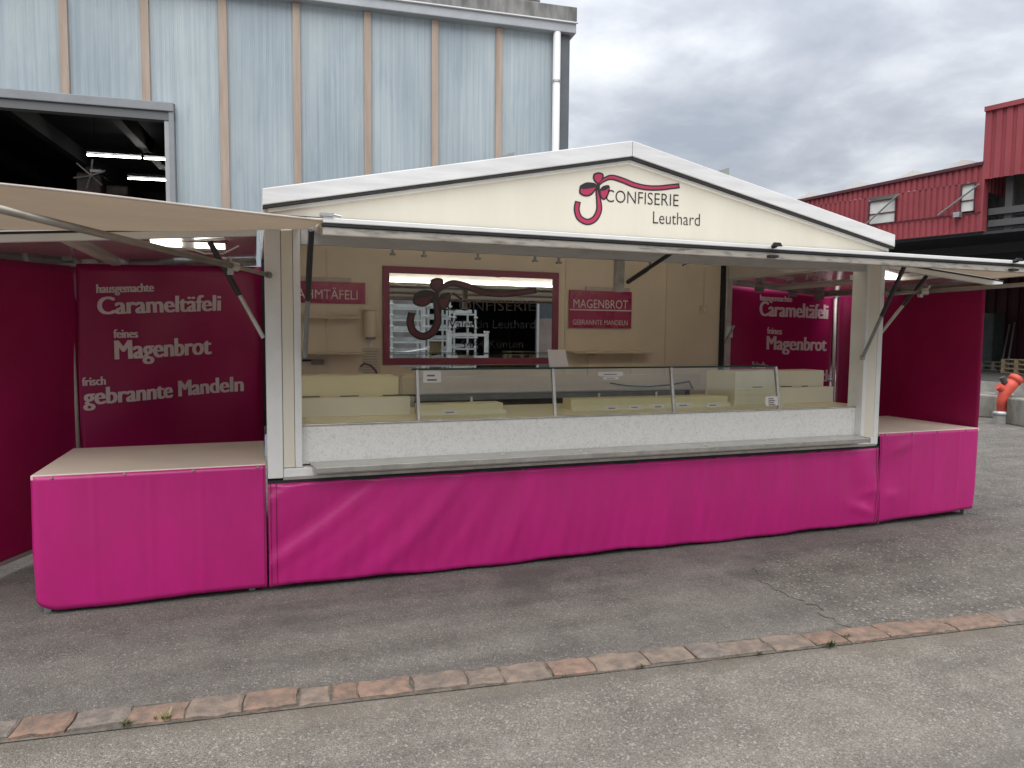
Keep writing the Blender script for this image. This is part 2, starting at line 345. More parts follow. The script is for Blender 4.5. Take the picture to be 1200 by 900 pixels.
def smooth_path(p, n=6):
    """Catmull-Rom through (x, y, width)"""
    r = []
    q = [p[0]]+list(p)+[p[-1]]
    for i in range(1, len(q)-2):
        for k in range(n):
            t = k/n; a, b, c, d = q[i-1], q[i], q[i+1], q[i+2]
            r.append(tuple(.5*((2*b[j])+(c[j]-a[j])*t+(2*a[j]-5*b[j]+4*c[j]-d[j])*t*t+(-a[j]+3*b[j]-3*c[j]+d[j])*t**3) for j in range(len(b))))
    r.append(tuple(p[-1])); return r
def ribbon(path, grow, fn, lift):
    pts = smooth_path(path); v = []; f = []
    for i, (x, y, wd) in enumerate(pts):
        a = pts[max(i-1, 0)]; b = pts[min(i+1, len(pts)-1)]; d = Vector((b[0]-a[0], b[1]-a[1])).normalized(); n = Vector((-d.y, d.x))*(wd/2+grow)
        ext = d*(grow if i == len(pts)-1 else -grow if i == 0 else 0)
        v += [fn((x+ext.x+n.x, y+ext.y+n.y), lift), fn((x+ext.x-n.x, y+ext.y-n.y), lift)]
    for i in range(len(pts)-1): f.append((2*i, 2*i+1, 2*i+3, 2*i+2))
    return v, f
def lobe(poly, fn, lift, grow=0):
    pts = smooth_path([(*p, 0) for p in poly]+[(*poly[0], 0)], 5)[:-1]
    cx = sum(p[0] for p in pts)/len(pts); cy = sum(p[1] for p in pts)/len(pts)
    v = []
    for p in pts:
        d = Vector((p[0]-cx, p[1]-cy)); d = d*(1+grow/max(d.length, 1e-3)); v.append(fn((cx+d.x, cy+d.y), lift))
    return v, [tuple(range(len(v)))]
HOOK = [(171, 356, 22), (165, 395, 23), (180, 440, 24), (222, 462, 25), (262, 445, 25), (285, 400, 24), (284, 350, 20), (278, 312, 13), (275, 285, 7)]
WAVE = [(282, 262, 5), (310, 236, 13), (352, 221, 19), (410, 236, 21), (475, 262, 21), (545, 277, 20), (615, 278, 19), (670, 272, 19), (716, 267, 18)]
LOBES = [[(204, 268), (230, 256), (262, 258), (273, 272), (252, 303), (226, 311), (201, 298)],
         [(262, 218), (280, 212), (299, 217), (300, 235), (284, 257), (270, 252), (260, 236)],
         [(286, 290), (302, 272), (325, 268), (327, 288), (317, 316), (303, 326), (290, 312)]]
LOBES = [[(277+(x-277)*1.25, 270+(y-270)*1.25) for x, y in l] for l in LOBES]
def bow_logo(fn, parent, pink=None):
    """ribbon tied to a J with a bow: black outline, pink ribbon; drawn in the 2D coordinates of fn"""
    b = MB(); p = MB()
    for path in (HOOK, WAVE):
        b.add(*ribbon(path, 5.2, fn, .0015)); p.add(*ribbon(path, -2.6, fn, .0025))
    for l in LOBES: b.add(*lobe(l, fn, .0020, 4)); p.add(*lobe(l, fn, .0030, -5))
    b.add(*lobe([(190, 268), (222, 253), (262, 256), (272, 271), (238, 280), (194, 284)], fn, .0036)); b.add(*lobe([(272, 262), (288, 262), (288, 288), (272, 288)], fn, .0038))
    b.add(*lobe([(286, 290), (308, 270), (337, 269), (328, 286), (302, 294)], fn, .0036))
    lo = b.build('bow_logo', INK, parent, recalc=False); p.build('ribbon', pink or INKPINK, lo, recalc=False)
    return lo
# ================================================================ SETTING: ground, road, kerb
KA, KB = Vector((-1.059, -1.204, 0)), Vector((4.185, -1.705, 0)); KD = (KB-KA).normalized(); KN = Vector((KD.y, -KD.x, 0))   # yard-side edge of the kerb; KN points to the road
KW = .152
def k(t, o, z=0): p = KA+KD*t+KN*o; return (p.x, p.y, z)
struct(MB().add([(-400, -400, -.06), (400, -400, -.06), (400, 400, -.06), (-400, 400, -.06)], [(0, 1, 2, 3)]).build('ground', ROUGH))
struct(MB().add([k(-60, .03), k(60, .03), k(60, -60), k(-60, -60)], [(0, 1, 2, 3)]).build('yard_pavement', YARD))
struct(MB().add([k(-60, KW-.035, -.004), k(60, KW-.035, -.004), k(60, 40, -.004), k(-60, 40, -.004)], [(3, 2, 1, 0)]).build('road', ROAD))
# coarse worn surfacing that begins beside the stall, with a ragged edge
pr = [(1005, 742), (965, 718), (935, 700), (900, 688), (880, 668), (905, 650), (940, 645), (990, 640), (1060, 626), (1120, 612), (1150, 600)]
pts = []
for i in range(len(pr)-1):
    a, b = onZ(pr[i], .004), onZ(pr[i+1], .004)
    for j in range(6):
        p = a.lerp(b, j/6); pts.append((p.x+random.uniform(-.04, .04), p.y+random.uniform(-.025, .025), .004))
pts += [(5.2, .6, .004), (5.2, 40, .004), (44, 40, .004), k(50, -.012, .004)]
struct(MB().add(pts, [tuple(range(len(pts)))]).build('worn_pavement', ROUGH))
# kerb of reddish stones laid end to end
kerb = struct(bpy.data.objects.new('kerb', None)); COL.objects.link(kerb); kerb['label'] = 'flush kerb of reddish brown porphyry stones between yard and road'
jx = [-70, -25, 20, 86, 152, 221, 287, 350, 388, 420, 482, 545, 587, 642, 692, 755, 808, 847, 897, 945, 983, 1030, 1078, 1108, 1170, 1235, 1300]
def kt(x):
    p = onZ((x, 855-.111*x), 0); return (p-KA).dot(KD)
jt = [kt(x) for x in jx]
jt = [jt[0]-.25*i for i in range(24, 0, -1)]+jt+[jt[-1]+.24*i for i in range(1, 24)]
for i in range(len(jt)-1):
    a, b = jt[i]+.005, jt[i+1]-.004
    sk = random.uniform(-.012, .012); o0 = random.uniform(-.006, .012); o1 = KW+random.uniform(-.014, .010); zt = random.uniform(.008, .018)
    m = MB(); ring = []
    n = 5
    top = []; bot = []
    for (t, o) in [(a+(b-a)*q/n, o0+random.uniform(-.007, .007)) for q in range(n+1)]+[(b+sk+random.uniform(-.004, .004), (o0+o1)/2)]+[(b-(b-a)*q/n, o1+random.uniform(-.009, .009)) for q in range(n+1)]+[(a+sk, (o0+o1)/2)]:
        edge = random.uniform(.002, .007)
        top.append(Vector(k(t, o, zt-edge))); bot.append(Vector(k(t, o, -.055)))
    c = sum(top, Vector())/len(top); inner = [c+(p-c)*.86+Vector((0, 0, .006+random.uniform(-.002, .003))) for p in top]
    n = len(top); vs = top+bot+inner
    fs = [(q, (q+1) % n, n+(q+1) % n, n+q) for q in range(n)]+[(2*n+q, 2*n+(q+1) % n, (q+1) % n, q) for q in range(n)]+[tuple(2*n+q for q in range(n))]
    m.add(vs, fs).build('stone', random.choice([STONE[0], STONE[0], STONE[1], STONE[1], STONE[2], STONE[3]]), kerb)
# bed of dirty mortar under the stones
struct(MB().add([k(-8, -.012, .0025), k(12, -.012, .0025), k(12, KW+.012, .001), k(-8, KW+.012, .001)], [(3, 2, 1, 0)]).build('kerb_mortar_bed', mat('mortar', (.165, .145, .12), .95, col2=(.08, .072, .06), vscale=18, bump=.6, bscale=60)))
# loose chippings
def pebble(mb, p, r):
    q = [Vector((random.gauss(0, 1), random.gauss(0, 1), 0)).normalized() for _ in range(1)][0]
    vs = []
    a0 = random.uniform(0, 6.28)
    for j in range(5):
        a = a0+j*1.2566; vs.append((p[0]+math.cos(a)*r*random.uniform(.7, 1.2), p[1]+math.sin(a)*r*random.uniform(.7, 1.2), p[2]-r*.2))
    vs.append((p[0], p[1], p[2]+r*random.uniform(.5, .9)))
    mb.add(vs, [(j, (j+1) % 5, 5) for j in range(5)])
mb = MB()
for _ in range(900):
    u = random.random()
    if u < .55:      # ragged joint between yard asphalt and coarse surfacing
        i = random.randrange(0, len(pr)-3); a, b = onZ(pr[i], 0), onZ(pr[i+1], 0); p = a.lerp(b, random.random())+Vector((random.gauss(.08, .16), random.gauss(0, .10), 0))
        if (p-KA).dot(KN) > -.02: continue
        pebble(mb, (p.x, p.y, .005), random.uniform(.002, .006))
    elif u < .85:    # along the kerb on the road side
        p = Vector(k(random.uniform(-2, 8), KW+abs(random.gauss(0, .10))+.01)); pebble(mb, (p.x, p.y, -.010), random.uniform(.0015, .005))
    else:
        p = Vector((random.uniform(5, 14), random.uniform(-1.5, 5), 0)); pebble(mb, (p.x, p.y, .005), random.uniform(.003, .009))
tag(stuff(mb.build('loose_chippings', mat('chippings', (.27, .25, .225), .85, var=.5, vscale=50))), 'pale loose chippings scattered on the asphalt and along the kerb', 'gravel')
# weeds in the kerb joints
def weed(px, py, size, nblades, m, name, label, cat='weed'):
    c = onZ((px, py), .006); size *= 1.35; mb = MB()
    for _ in range(nblades):
        a = random.uniform(0, 6.28); l = size*random.uniform(.5, 1.1); lean = random.uniform(.3, 1.1); wd = size*random.uniform(.05, .12)
        b0 = c+Vector((random.gauss(0, size*.35), random.gauss(0, size*.16), 0)); d = Vector((math.cos(a)*lean, math.sin(a)*lean, 1)).normalized(); s_ = Vector((-math.sin(a), math.cos(a), 0))*wd
        p1 = b0+d*l*.55; p2 = b0+d*l+Vector((math.cos(a), math.sin(a), -.3))*l*.22
        mb.add([b0-s_*.5, b0+s_*.5, p1+s_, p1-s_, p2], [(0, 1, 2, 3), (3, 2, 4)])
    tag(mb.build(name, m, recalc=False), label, cat, 'weeds in the kerb joints')
weed(192, 843, .035, 26, DRY, 'dry_grass_tuft', 'yellowed dry grass tuft at the kerb below the left side table')
weed(148, 850, .022, 22, LEAF, 'small_weed', 'low green weeds along the lower edge of the leftmost kerb stones')
weed(974, 757, .026, 46, LEAF, 'small_weed', 'largest green weed clump, in the kerb at the right of the picture')
weed(994, 747, .018, 18, LEAF, 'small_weed', 'small green weed on the kerb just right of the largest clump')
weed(890, 767, .018, 16, LEAF, 'small_weed', 'small green weed by the kerb left of the largest clump')
weed(752, 782, .018, 18, LEAF, 'small_weed', 'green weed in the kerb joint below the middle of the stall')
weed(660, 793, .014, 12, LEAF, 'small_weed', 'tiny green weed by the kerb below the counter middle')

# ================================================================ SALES TRAILER
L, W = 4.85, 2.10
TR = thing('sales_trailer', 'long cream market sales trailer with gabled roof and open front hatch', 'market stall')
Zb, Zt = .70, 2.30; HEADZ = 2.132
# corner posts
MB().box((0, 0, Zb), (.092, .16, Zt)).build('corner_post', WHITE, TR, bev=.006)
MB().box((.095, .006, Zb+.065), (.160, .15, Zt)).build('post_infill', POSTCREAM, TR)
MB().box((.163, -.004, Zb+.063), (.205, .15, Zt)).build('opening_frame', WHITE, TR, bev=.004)
MB().box((L-.155, .002, Zb+.003), (L-.055, .16, Zt)).build('post_infill', POSTCREAM, TR)
MB().box((L-.052, 0, Zb), (L, .16, Zt)).build('corner_post', WHITE, TR, bev=.006)
MB().box((L-.195, -.004, Zb+.063), (L-.158, .15, Zt)).build('opening_frame', WHITE, TR, bev=.004)
MB().box((.0, W-.10, .70), (.10, W, Zt+.06)).build('rear_post', ALU, TR, bev=.006)
MB().box((L-.085, W-.10, .70), (L-.004, W, Zt+.06)).build('rear_post', ALU, TR, bev=.006)
MB().box((L-.118, W-.085, .70), (L-.088, W, Zt+.06)).build('door_seal', BLACK, TR)
MB().box((-.004, W-.14, .78), (.02, W-.10, Zt)).build('door_seal', BLACK, TR)
# sill, rubber strip, chassis
MB().box((.094, -.006, Zb+.004), (L-.054, .15, Zb+.060)).build('sill_profile', WHITE, TR, bev=.004)
MB().box((.09, -.016, Zb-.008), (L-.05, -.004, Zb+.010)).build('drip_rail', ALU, TR)
MB().box((.0, -.012, Zb-.034), (L, .14, Zb-.010)).build('rubber_strip', BLACK, TR)
MB().box((.05, .10, .42), (L-.05, W-.02, .66)).build('chassis', mat('chassis', (.05, .05, .05), .7, var=.3), TR)
MB().box((.10, .17, .664), (L-.10, W-.02, .72)).build('floor', GREYP, TR)
def wheel(x, y):
    wl = MB().tube([(x, y-.09, .30), (x, y-.08, .30), (x, y+.08, .30), (x, y+.09, .30)], [.26, .30, .30, .26], 24).build('wheel', BLACK, TR, smooth=False)
    MB().tube([(x, y-.095, .30), (x, y+.095, .30)], .17, 16).build('rim', STEEL, wl)
for y in (.45, W-.3): wheel(2.2, y); wheel(2.9, y)
for x in (.35, L-.35):
    for y in (.5, W-.4):
        MB().box((x-.03, y-.03, .02), (x+.03, y+.03, .45)).box((x-.09, y-.09, 0), (x+.09, y+.09, .022)).build('support_jack', STEEL, TR)
# walls and ceiling
MB().box((.10, W-.04, .72), (L-.12, W, 2.37)).build('rear_wall', BEIGE, TR)
for x in (.0, L-.07): MB().box((x, .165, 2.205), (x+.07, W-.105, 2.371)).build('side_rail', CEIL, TR)
MB().box((.0, .10, 2.372), (L, W, 2.40)).build('ceiling', CEIL, TR)
MB().box((.21, .02, HEADZ), (L-.2, .075, 2.371)).build('header_beam', mat('grey_header', (.40, .395, .385), .45, col2=(.52, .51, .50), vscale=3, vlo=.5, vhi=.7, stretch=(1, 1, 6)), TR)
FILL_STRIP = MB().box((.5, .080, HEADZ+.026), (4.4, .135, HEADZ+.07)).build('strip_lamp', WHITE, TR)  # added strip, out of sight behind the header, to brighten the interior
MB().box((.52, .084, HEADZ+.0705), (4.38, .132, HEADZ+.078)).build('diffuser', mat('interior_fill_glow', (.9, .88, .84), .4, emit=(1, .93, .82, 10.0)), FILL_STRIP)  # upward glow, bounced off the ceiling as added fill light
for y in (.35, 1.20):
    MB().box((.12, y, 2.335), (L-.12, y+.03, 2.371)).build('ceiling_rail', ALU, TR)
for px, py in ((497, 300), (560, 303), (627, 306), (655, 308), (762, 312), (803, 311), (460, 298)):
    p = onY((px, py), 1.215)
    hb = onY((px, py+1), 1.215).z; MB().box((p.x-.008, 1.20, hb+.014), (p.x+.008, 1.225, 2.334)).box((p.x-.022, 1.195, hb), (p.x+.022, 1.235, hb+.014)).build('rail_hook', GREYP, TR)
# joints of the lining boards
for x in (.55, 2.88, 4.05):
    MB().box((x-.004, W-.0455, .72), (x+.004, W-.0405, 2.36)).build('lining_joint', BEIGE2, TR)
# gable fascia with logo and name
fz = lambda x: 2.327+(2.83-2.327)*(1-abs(x-L/2)/(L/2))
FAS = MB().extr([(0, -.02, 2.285), (L, -.02, 2.285), (L, -.02, 2.327), (L/2, -.02, 2.83), (0, -.02, 2.327)], (0, .06, 0)).build('fascia', CREAM, TR)
MB().box((.0, -.030, 2.285), (L, -.0205, 2.292)).build('groove', BLACK, FAS)
def zoomF(q, lift=0): return (640+q[0]/4.6154, 160+q[1]/4.6154)
def fasP(q, lift):
    p = onY(zoomF(q), -.0205); return Vector((p.x, -.0205-lift, p.z))
bow_logo(fasP, FAS)
def fasT(q, kz): p = onY(zoomF(q), -.0225); return Vector((p.x, -.0225, p.z+kz))
lettering('CONFISERIE', (322, 353), (716, 378), .083, fasT, INK, FAS, bold=-.008)
lettering('Leuthard', (578, 470), (831, 483), .086, fasT, INK, FAS, bold=-.008)
# roof band, roof sheets
for s, nm in ((0, 'roof_band'), (1, 'roof_band')):
    xe = -.006 if s == 0 else L+.006; xm = L/2-.0015 if s == 0 else L/2+.0015
    MB().extr([(xe, -.075, 2.335), (xm, -.075, 2.836), (xm, -.075, 2.942), (xe, -.075, 2.431)], (0, .05, 0)).build('roof_band', WHITE2, TR, bev=.006)
    MB().extr([(xe, -.068, 2.318), (xm, -.068, 2.818), (xm, -.068, 2.833), (xe, -.068, 2.333)], (0, .05, 0)).build('black_trim', BLACK, TR)
    MB().extr([(xe+(.03 if s == 0 else -.03), -.040, 2.300), (xm, -.040, 2.795), (xm, -.040, 2.816), (xe+(.03 if s == 0 else -.03), -.040, 2.322)], (0, .02, 0)).build('white_lip', WHITE, TR)
    MB().extr([(xe, -.024, 2.35), (xm, -.024, 2.855), (xm, -.024, 2.93), (xe, -.024, 2.42)], (0, W+.06, 0)).build('roof_sheet', WHITE, TR)
MB().box((L-.002, -.06, 2.335), (L+.02, .02, 2.41)).build('gutter_end', GREYP, TR)
MB().extr([(0, W-.02, 2.37), (L, W-.02, 2.37), (L, W-.02, 2.35), (L/2, W-.02, 2.85), (0, W-.02, 2.35)], (0, .03, 0)).build('rear_gable', CREAM, TR)
for px, py in ((596, 179), (849, 197)):     # small metal fins on the roof
    p = onY((px, py), .9); x = p.x; z0 = 2.42+(2.93-2.42)*(1-abs(x-L/2)/(L/2))
    sgn = 1 if x < L/2 else -1
    MB().extr([(x-.06, .9, z0-.05), (x+.05, .9, z0-.05), (x+.05, .9, p.z+.01), (x-.06, .9, p.z-.03)], (0, .012, 0)).build('roof_vent_fin', GREYP, TR)
# front hatch, folded up
HX0, HX1, HY = .242, L+.03, -1.13
hz = lambda y, z1=2.070: 2.262+(z1-2.262)*(y/HY)
HF = MB().hexa([(HX0, -.03, hz(-.03)), (HX1, -.03, hz(-.03)), (HX1, HY+.03, hz(HY+.03)), (HX0, HY+.03, hz(HY+.03)),
                (HX0, -.03, hz(-.03)+.030), (HX1, -.03, hz(-.03)+.030), (HX1, HY+.03, hz(HY+.03)+.036), (HX0, HY+.03, hz(HY+.03)+.036)]).build('front_hatch', CEIL, TR)
MB().box((HX0, HY-.012, 2.098), (HX1, HY+.028, 2.121)).build('hatch_edge', WHITE, HF, bev=.004)
MB().box((HX0-.004, HY-.008, 2.084), (HX1+.004, HY+.026, 2.0975)).build('hatch_seal', BLACK, HF)
MB().box((HX0, HY, 2.042), (HX1, HY+.027, 2.0835)).build('hatch_profile', GRIME, HF, bev=.006)
MB().hexa([(HX0, -.03, hz(-.03)-.03), (HX0+.03, -.03, hz(-.03)-.03), (HX0+.03, HY+.03, 2.045), (HX0, HY+.03, 2.045), (HX0, -.03, hz(-.03)-.001), (HX0+.03, -.03, hz(-.03)-.001), (HX0+.03, HY+.03, hz(HY+.03)-.001), (HX0, HY+.03, hz(HY+.03)-.001)]).build('hatch_side_profile', GRIME, HF)
MB().hexa([(HX1-.03, -.03, hz(-.03)-.03), (HX1, -.03, hz(-.03)-.03), (HX1, HY+.03, 2.045), (HX1-.03, HY+.03, 2.045), (HX1-.03, -.03, hz(-.03)-.001), (HX1, -.03, hz(-.03)-.001), (HX1, HY+.03, hz(HY+.03)-.001), (HX1-.03, HY+.03, hz(HY+.03)-.001)]).build('hatch_side_profile', GRIME, HF)
for y in (-.42, -.80):
    MB().box((HX0+.04, y-.02, hz(y)-.022), (HX1-.04, y+.02, hz(y)-.002)).build('hatch_rib', CEIL, HF)
MB().box((.36, -1.08, 2.058), (2.1, -1.05, 2.072)).build('light_strip', WHITE, HF)
for px in (905, 1188):   # lock knobs on the hatch edge
    p = onY((px, 305), HY-.012)
    kn = MB(); kn.tube([(p.x, HY-.012, 2.114), (p.x, HY-.04, 2.116)], .012, 10); kn.extr([(p.x-.035, HY-.04, 2.112), (p.x+.035, HY-.04, 2.112), (p.x+.02, HY-.04, 2.132), (p.x-.02, HY-.04, 2.132)], (0, -.014, 0))
    kn.build('lock_knob', BLACK, HF); MB().box((p.x-.03, HY-.03, 2.05), (p.x+.03, HY-.002, 2.064)).build('lock_catch', BLACK, HF)
# gas springs of the hatch, centre bracket
def spring(a, b, nm='gas_spring', k1=.55, parent=TR, rod=None):
    a, b = Vector(a), Vector(b); c = a.lerp(b, k1)
    s_ = MB().tube([a, c], .014, 10).build(nm, rod or ALU, parent); MB().tube([c, b], .017, 10).build('cylinder', SPRING, s_)
    return s_
a = onY((358, 418), -.01); spring((.226, -.01, a.z), (.236, -.50, hz(-.5)-.03), k1=.48, rod=GREYP)
b0 = Vector((L-.215, -.012, 1.437)); spring(b0, (L-.19, -.36, hz(-.36)-.03), k1=.45, rod=GREYP)
MB().box((2.37, .02, 1.905), (2.435, .074, HEADZ-.001)).build('centre_bracket', ALU, TR, bev=.005)
spring((2.43, -.62, hz(-.62)-.03), (2.450, .0, 1.975), k1=.55, rod=SPRING)
MB().box((L-.225, -.02, 1.41), (L-.198, .01, 1.45)).build('spring_bracket', STEEL, TR)
# counter: speckled front, trim, deck, tray ledge
MB().box((.206, .060, .772), (L-.196, .075, 1.008)).build('counter_front', LAM, TR)
MB().box((.206, .052, 1.009), (L-.196, .078, 1.021)).build('counter_trim', ALU, TR, bev=.003)
MB().box((.206, .079, .990), (L-.01, .98, 1.012)).build('counter_deck', YEL, TR)
MB().box((.206, .96, .73), (L-.2, .978, .988)).build('counter_rear_panel', BEIGE2, TR)
for x in (.245, L-.235): MB().tube([(x, .060, .985), (x, .046, .985)], .009, 10).build('screw_cap', WHITE, TR)
TY = MB().hexa([(.275, -.125, .770), (4.625, -.125, .770), (4.655, .055, .778), (.245, .055, .778), (.275, -.125, .775), (4.625, -.125, .775), (4.655, .055, .783), (.245, .055, .783)]).build('tray_ledge', mat('frosted_tray', (.50, .50, .46), .22, .6, var=.15, vscale=5), TR)
MB().box((.275, -.132, .744), (4.625, -.1255, .777)).build('tray_front', ALU, TY, bev=.002)
MB().box((.262, -.125, .740), (.274, .05, .782)).build('tray_end', ALU, TY); MB().box((4.626, -.125, .740), (4.638, .05, .782)).build('tray_end', ALU, TY)
for x in (.5, 1.6, 2.7, 3.8): MB().box((x-.012, -.118, .738), (x+.012, .05, .766)).build('tray_bracket', STEEL, TY)
# glass display case on the counter
DC = MB()
gx = [.955, 1.938, 2.915, 3.893]
DC = MB().hexa([(.918, .152, 1.352), (3.905, .152, 1.352), (3.905, .62, 1.352), (.918, .62, 1.352), (.918, .152, 1.360), (3.905, .152, 1.360), (3.905, .62, 1.360), (.918, .62, 1.360)]).build('display_glass_top', GLASS, TR)
MB().box((.918, .144, 1.350), (3.905, .1515, 1.362)).build('glass_edge', GLASSEDGE, DC)
for i in range(3):
    MB().hexa([(gx[i]+.016, .092, 1.024), (gx[i+1]-.016, .092, 1.024), (gx[i+1]-.016, .097, 1.024), (gx[i]+.016, .097, 1.024), (gx[i]+.016, .146, 1.349), (gx[i+1]-.016, .146, 1.349), (gx[i+1]-.016, .151, 1.349), (gx[i]+.016, .151, 1.349)]).build('front_pane', GLASS, DC)
for x in gx:
    MB().bar((x, .090, 1.014), (x, .149, 1.352), .026, .022, ref=(1, 0, 0)).build('glass_post', ALU, DC, bev=.004)
for x in (.93, 3.90):
    MB().add([(x, .10, 1.02), (x, .60, 1.02), (x, .60, 1.350), (x, .155, 1.350)], [(0, 1, 2, 3)]).build('end_pane', GLASS, DC)
for x in (1.10, 1.55, 1.86, 2.02, 2.46, 2.86, 2.98, 3.4, 3.75): MB().tube([(x, .088, 1.013), (x, .088, 1.028)], .006, 8).build('pane_clip', YEL2, DC)
# dark rear gap, back counter with boards
MB().box((.55, W-.34, 1.100), (4.30, W-.05, 1.125)).build('rear_shelf', BEIGE2, TR)
MB().box((.55, W-.345, 1.126), (4.30, W-.325, 1.20)).build('rear_shelf_front', BEIGE2, TR)
MB().box((.55, W-.335, 1.048), (4.30, W-.315, 1.099)).build('rear_shelf_apron', BEIGE2, TR)
MB().box((1.00, W-.36, .985), (4.10, W-.34, 1.03)).build('rear_drawer_rail', GREYP, TR)
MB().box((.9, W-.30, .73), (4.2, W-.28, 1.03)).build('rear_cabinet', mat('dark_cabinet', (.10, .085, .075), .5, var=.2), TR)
# main skirt of magenta tarp
def nz(s, ph=0):
    rd = lambda q: 1-2*abs(math.sin(q))**.75
    return .38*math.sin(7.1*s+ph)+.30*rd(6.3*s+1.3+ph)+.26*rd(11.9*s+.7)+.12*math.sin(37*s)
def skirt(u, v):
    x = L*u; z = .672-(.672-.028)*v; sl = max(0, 1-x/2.3)*1.35; s = x+sl*(v**.8)*.65
    amp = .006+.024*(v*(1-v)*4)**.5*(.32+.48*max(0, 1-x/2.6))
    d = amp*nz(s)+.012*math.sin(math.pi*v)+.0022*math.sin(61*x+9*v)*v
    for c_, q_ in ((.72, .2), (1.66, -.1), (2.78, 0), (3.12, 0), (3.9, .05)): d += .004*math.exp(-((x-c_-q_*v)/.014)**2)
    e = max(0, 1-(L-x)/.5); d += e*.016*math.sin(10*z+14*x)*math.sin(math.pi*min(1, v*1.05))*(1-.3*e)
    d += .022*math.exp(-((v-.78-.5*(x-L+.2))/.07)**2-((x-L+.17)/.13)**2)+.014*math.exp(-((v-.60+.4*(x-L+.2))/.05)**2-((x-L+.12)/.10)**2)
    d += .006*math.exp(-((v-.12)/.07)**2)*math.exp(-((x-L+.2)/.2)**2)
    dz = .008*math.sin(3.1*x+.5)*v+.004*math.sin(11*x)*v
    return (x, -.014-d-.02*v*(x/L)*.3, z+dz)
SK = MB().grid(260, 26, skirt).build('skirt_tarp', PINK, TR, smooth=True, solid=.002)
for x in (.012, .045, L-.03):
    MB().grid(1, 22, lambda u, v, x=x: Vector(skirt((x+.006*u)/L, v))+Vector((0, -.0035, 0))).build('seam', mat('seam_dark', (.20, .010, .06), .5), SK)

# ================================================================ SIDE BAYS
def side_hatch(sgn):
    """side wall of the trailer folded up as a roof over the side bay"""
    X0 = 0 if sgn < 0 else L
    X1 = X0+sgn*(1.36 if sgn > 0 else 2.05); SL = .11*abs(X1-X0)/1.36
    z = lambda q: 2.205-SL*q
    def P(q, y, dz=0): return (X0+(X1-X0)*q, y, z(q)+dz)
    H = MB().hexa([P(.02, .03), P(1, .03), P(1, W), P(.02, W), P(.02, .03, .03), P(1, .03, .03), P(1, W, .03), P(.02, W, .03)]).build('side_hatch', GLOSSCEIL, TR)
    MB().hexa([P(.02, -.012, -.038), P(1, -.012, -.038), P(1, .028, -.038), P(.02, .028, -.038), P(.02, -.012, .004), P(1, -.012, .004), P(1, .028, .004), P(.02, .028, .004)]).build('hatch_profile', WHITE, H, bev=.004)
    MB().hexa([P(.02, -.016, .005), P(1, -.016, .005), P(1, .03, .005), P(.02, .03, .005), P(.02, -.016, .016), P(1, -.016, .016), P(1, .03, .016), P(.02, .03, .016)]).build('hatch_seal', BLACK, H)
    MB().hexa([P(.02, W-.03, -.035), P(1, W-.03, -.035), P(1, W, -.035), P(.02, W, -.035), P(.02, W-.03, -.001), P(1, W-.03, -.001), P(1, W, -.001), P(.02, W, -.001)]).build('hatch_rear_profile', GRIME, H)
    MB().hexa([P(.975, .03, -.035), P(1, .03, -.035), P(1, W-.031, -.035), P(.975, W-.031, -.035), P(.975, .03, -.001), P(1, .03, -.001), P(1, W-.031, -.001), P(.975, W-.031, -.001)]).build('hatch_side_profile', GRIME, H)
    MB().hexa([P(.5, .03, -.03), P(.525, .03, -.03), P(.525, W-.031, -.03), P(.5, W-.031, -.03), P(.5, .03, -.001), P(.525, .03, -.001), P(.525, W-.031, -.001), P(.5, W-.031, -.001)]).build('hatch_rib', CEIL, H)
    for q in ((.28, .62, .9) if sgn > 0 else (.19, .36, .52)):    # clamps that hold the tarp on the rear profile
        x, y, zz = P(q, W-.06)
        MB().box((x-.05, y-.02, zz-.075), (x+.05, y+.02, zz-.036)).box((x-.03, y-.035, zz-.09), (x+.03, y+.03, zz-.074)).build('tarp_clamp', GREYP, H)
    lamp = MB(); x, y, zz = P(.34 if sgn > 0 else .22, .55)
    lamp.box((x-.22, y-.07, zz-.045), (x+.22, y+.07, zz-.002)); lp = lamp.build('strip_lamp', WHITE, H, bev=.004)
    MB().box((x-.215, y-.078, zz-.040), (x-.04, y-.071, zz-.008)).box((x+.04, y-.078, zz-.040), (x+.215, y-.071, zz-.008)).build('diffuser', LAMPW, lp)
    return H, P
HL, PL = side_hatch(-1); HR, PR = side_hatch(1)
# gas springs of the side hatches
p0 = Vector((-.012, .02, 1.56)); q0 = onY((246, 284), .05)
spring(p0, q0, k1=.45)
q1 = PR(.42, .10, -.03); spring((L+.012, .06, 1.60), q1, k1=.5)
cable = MB().tube([onY((219, 290), .12), onY((240, 297), .12), onY((262, 297), .12), onY((280, 288), .12)], .005, 6).build('lamp_cable', WHITE, HL)

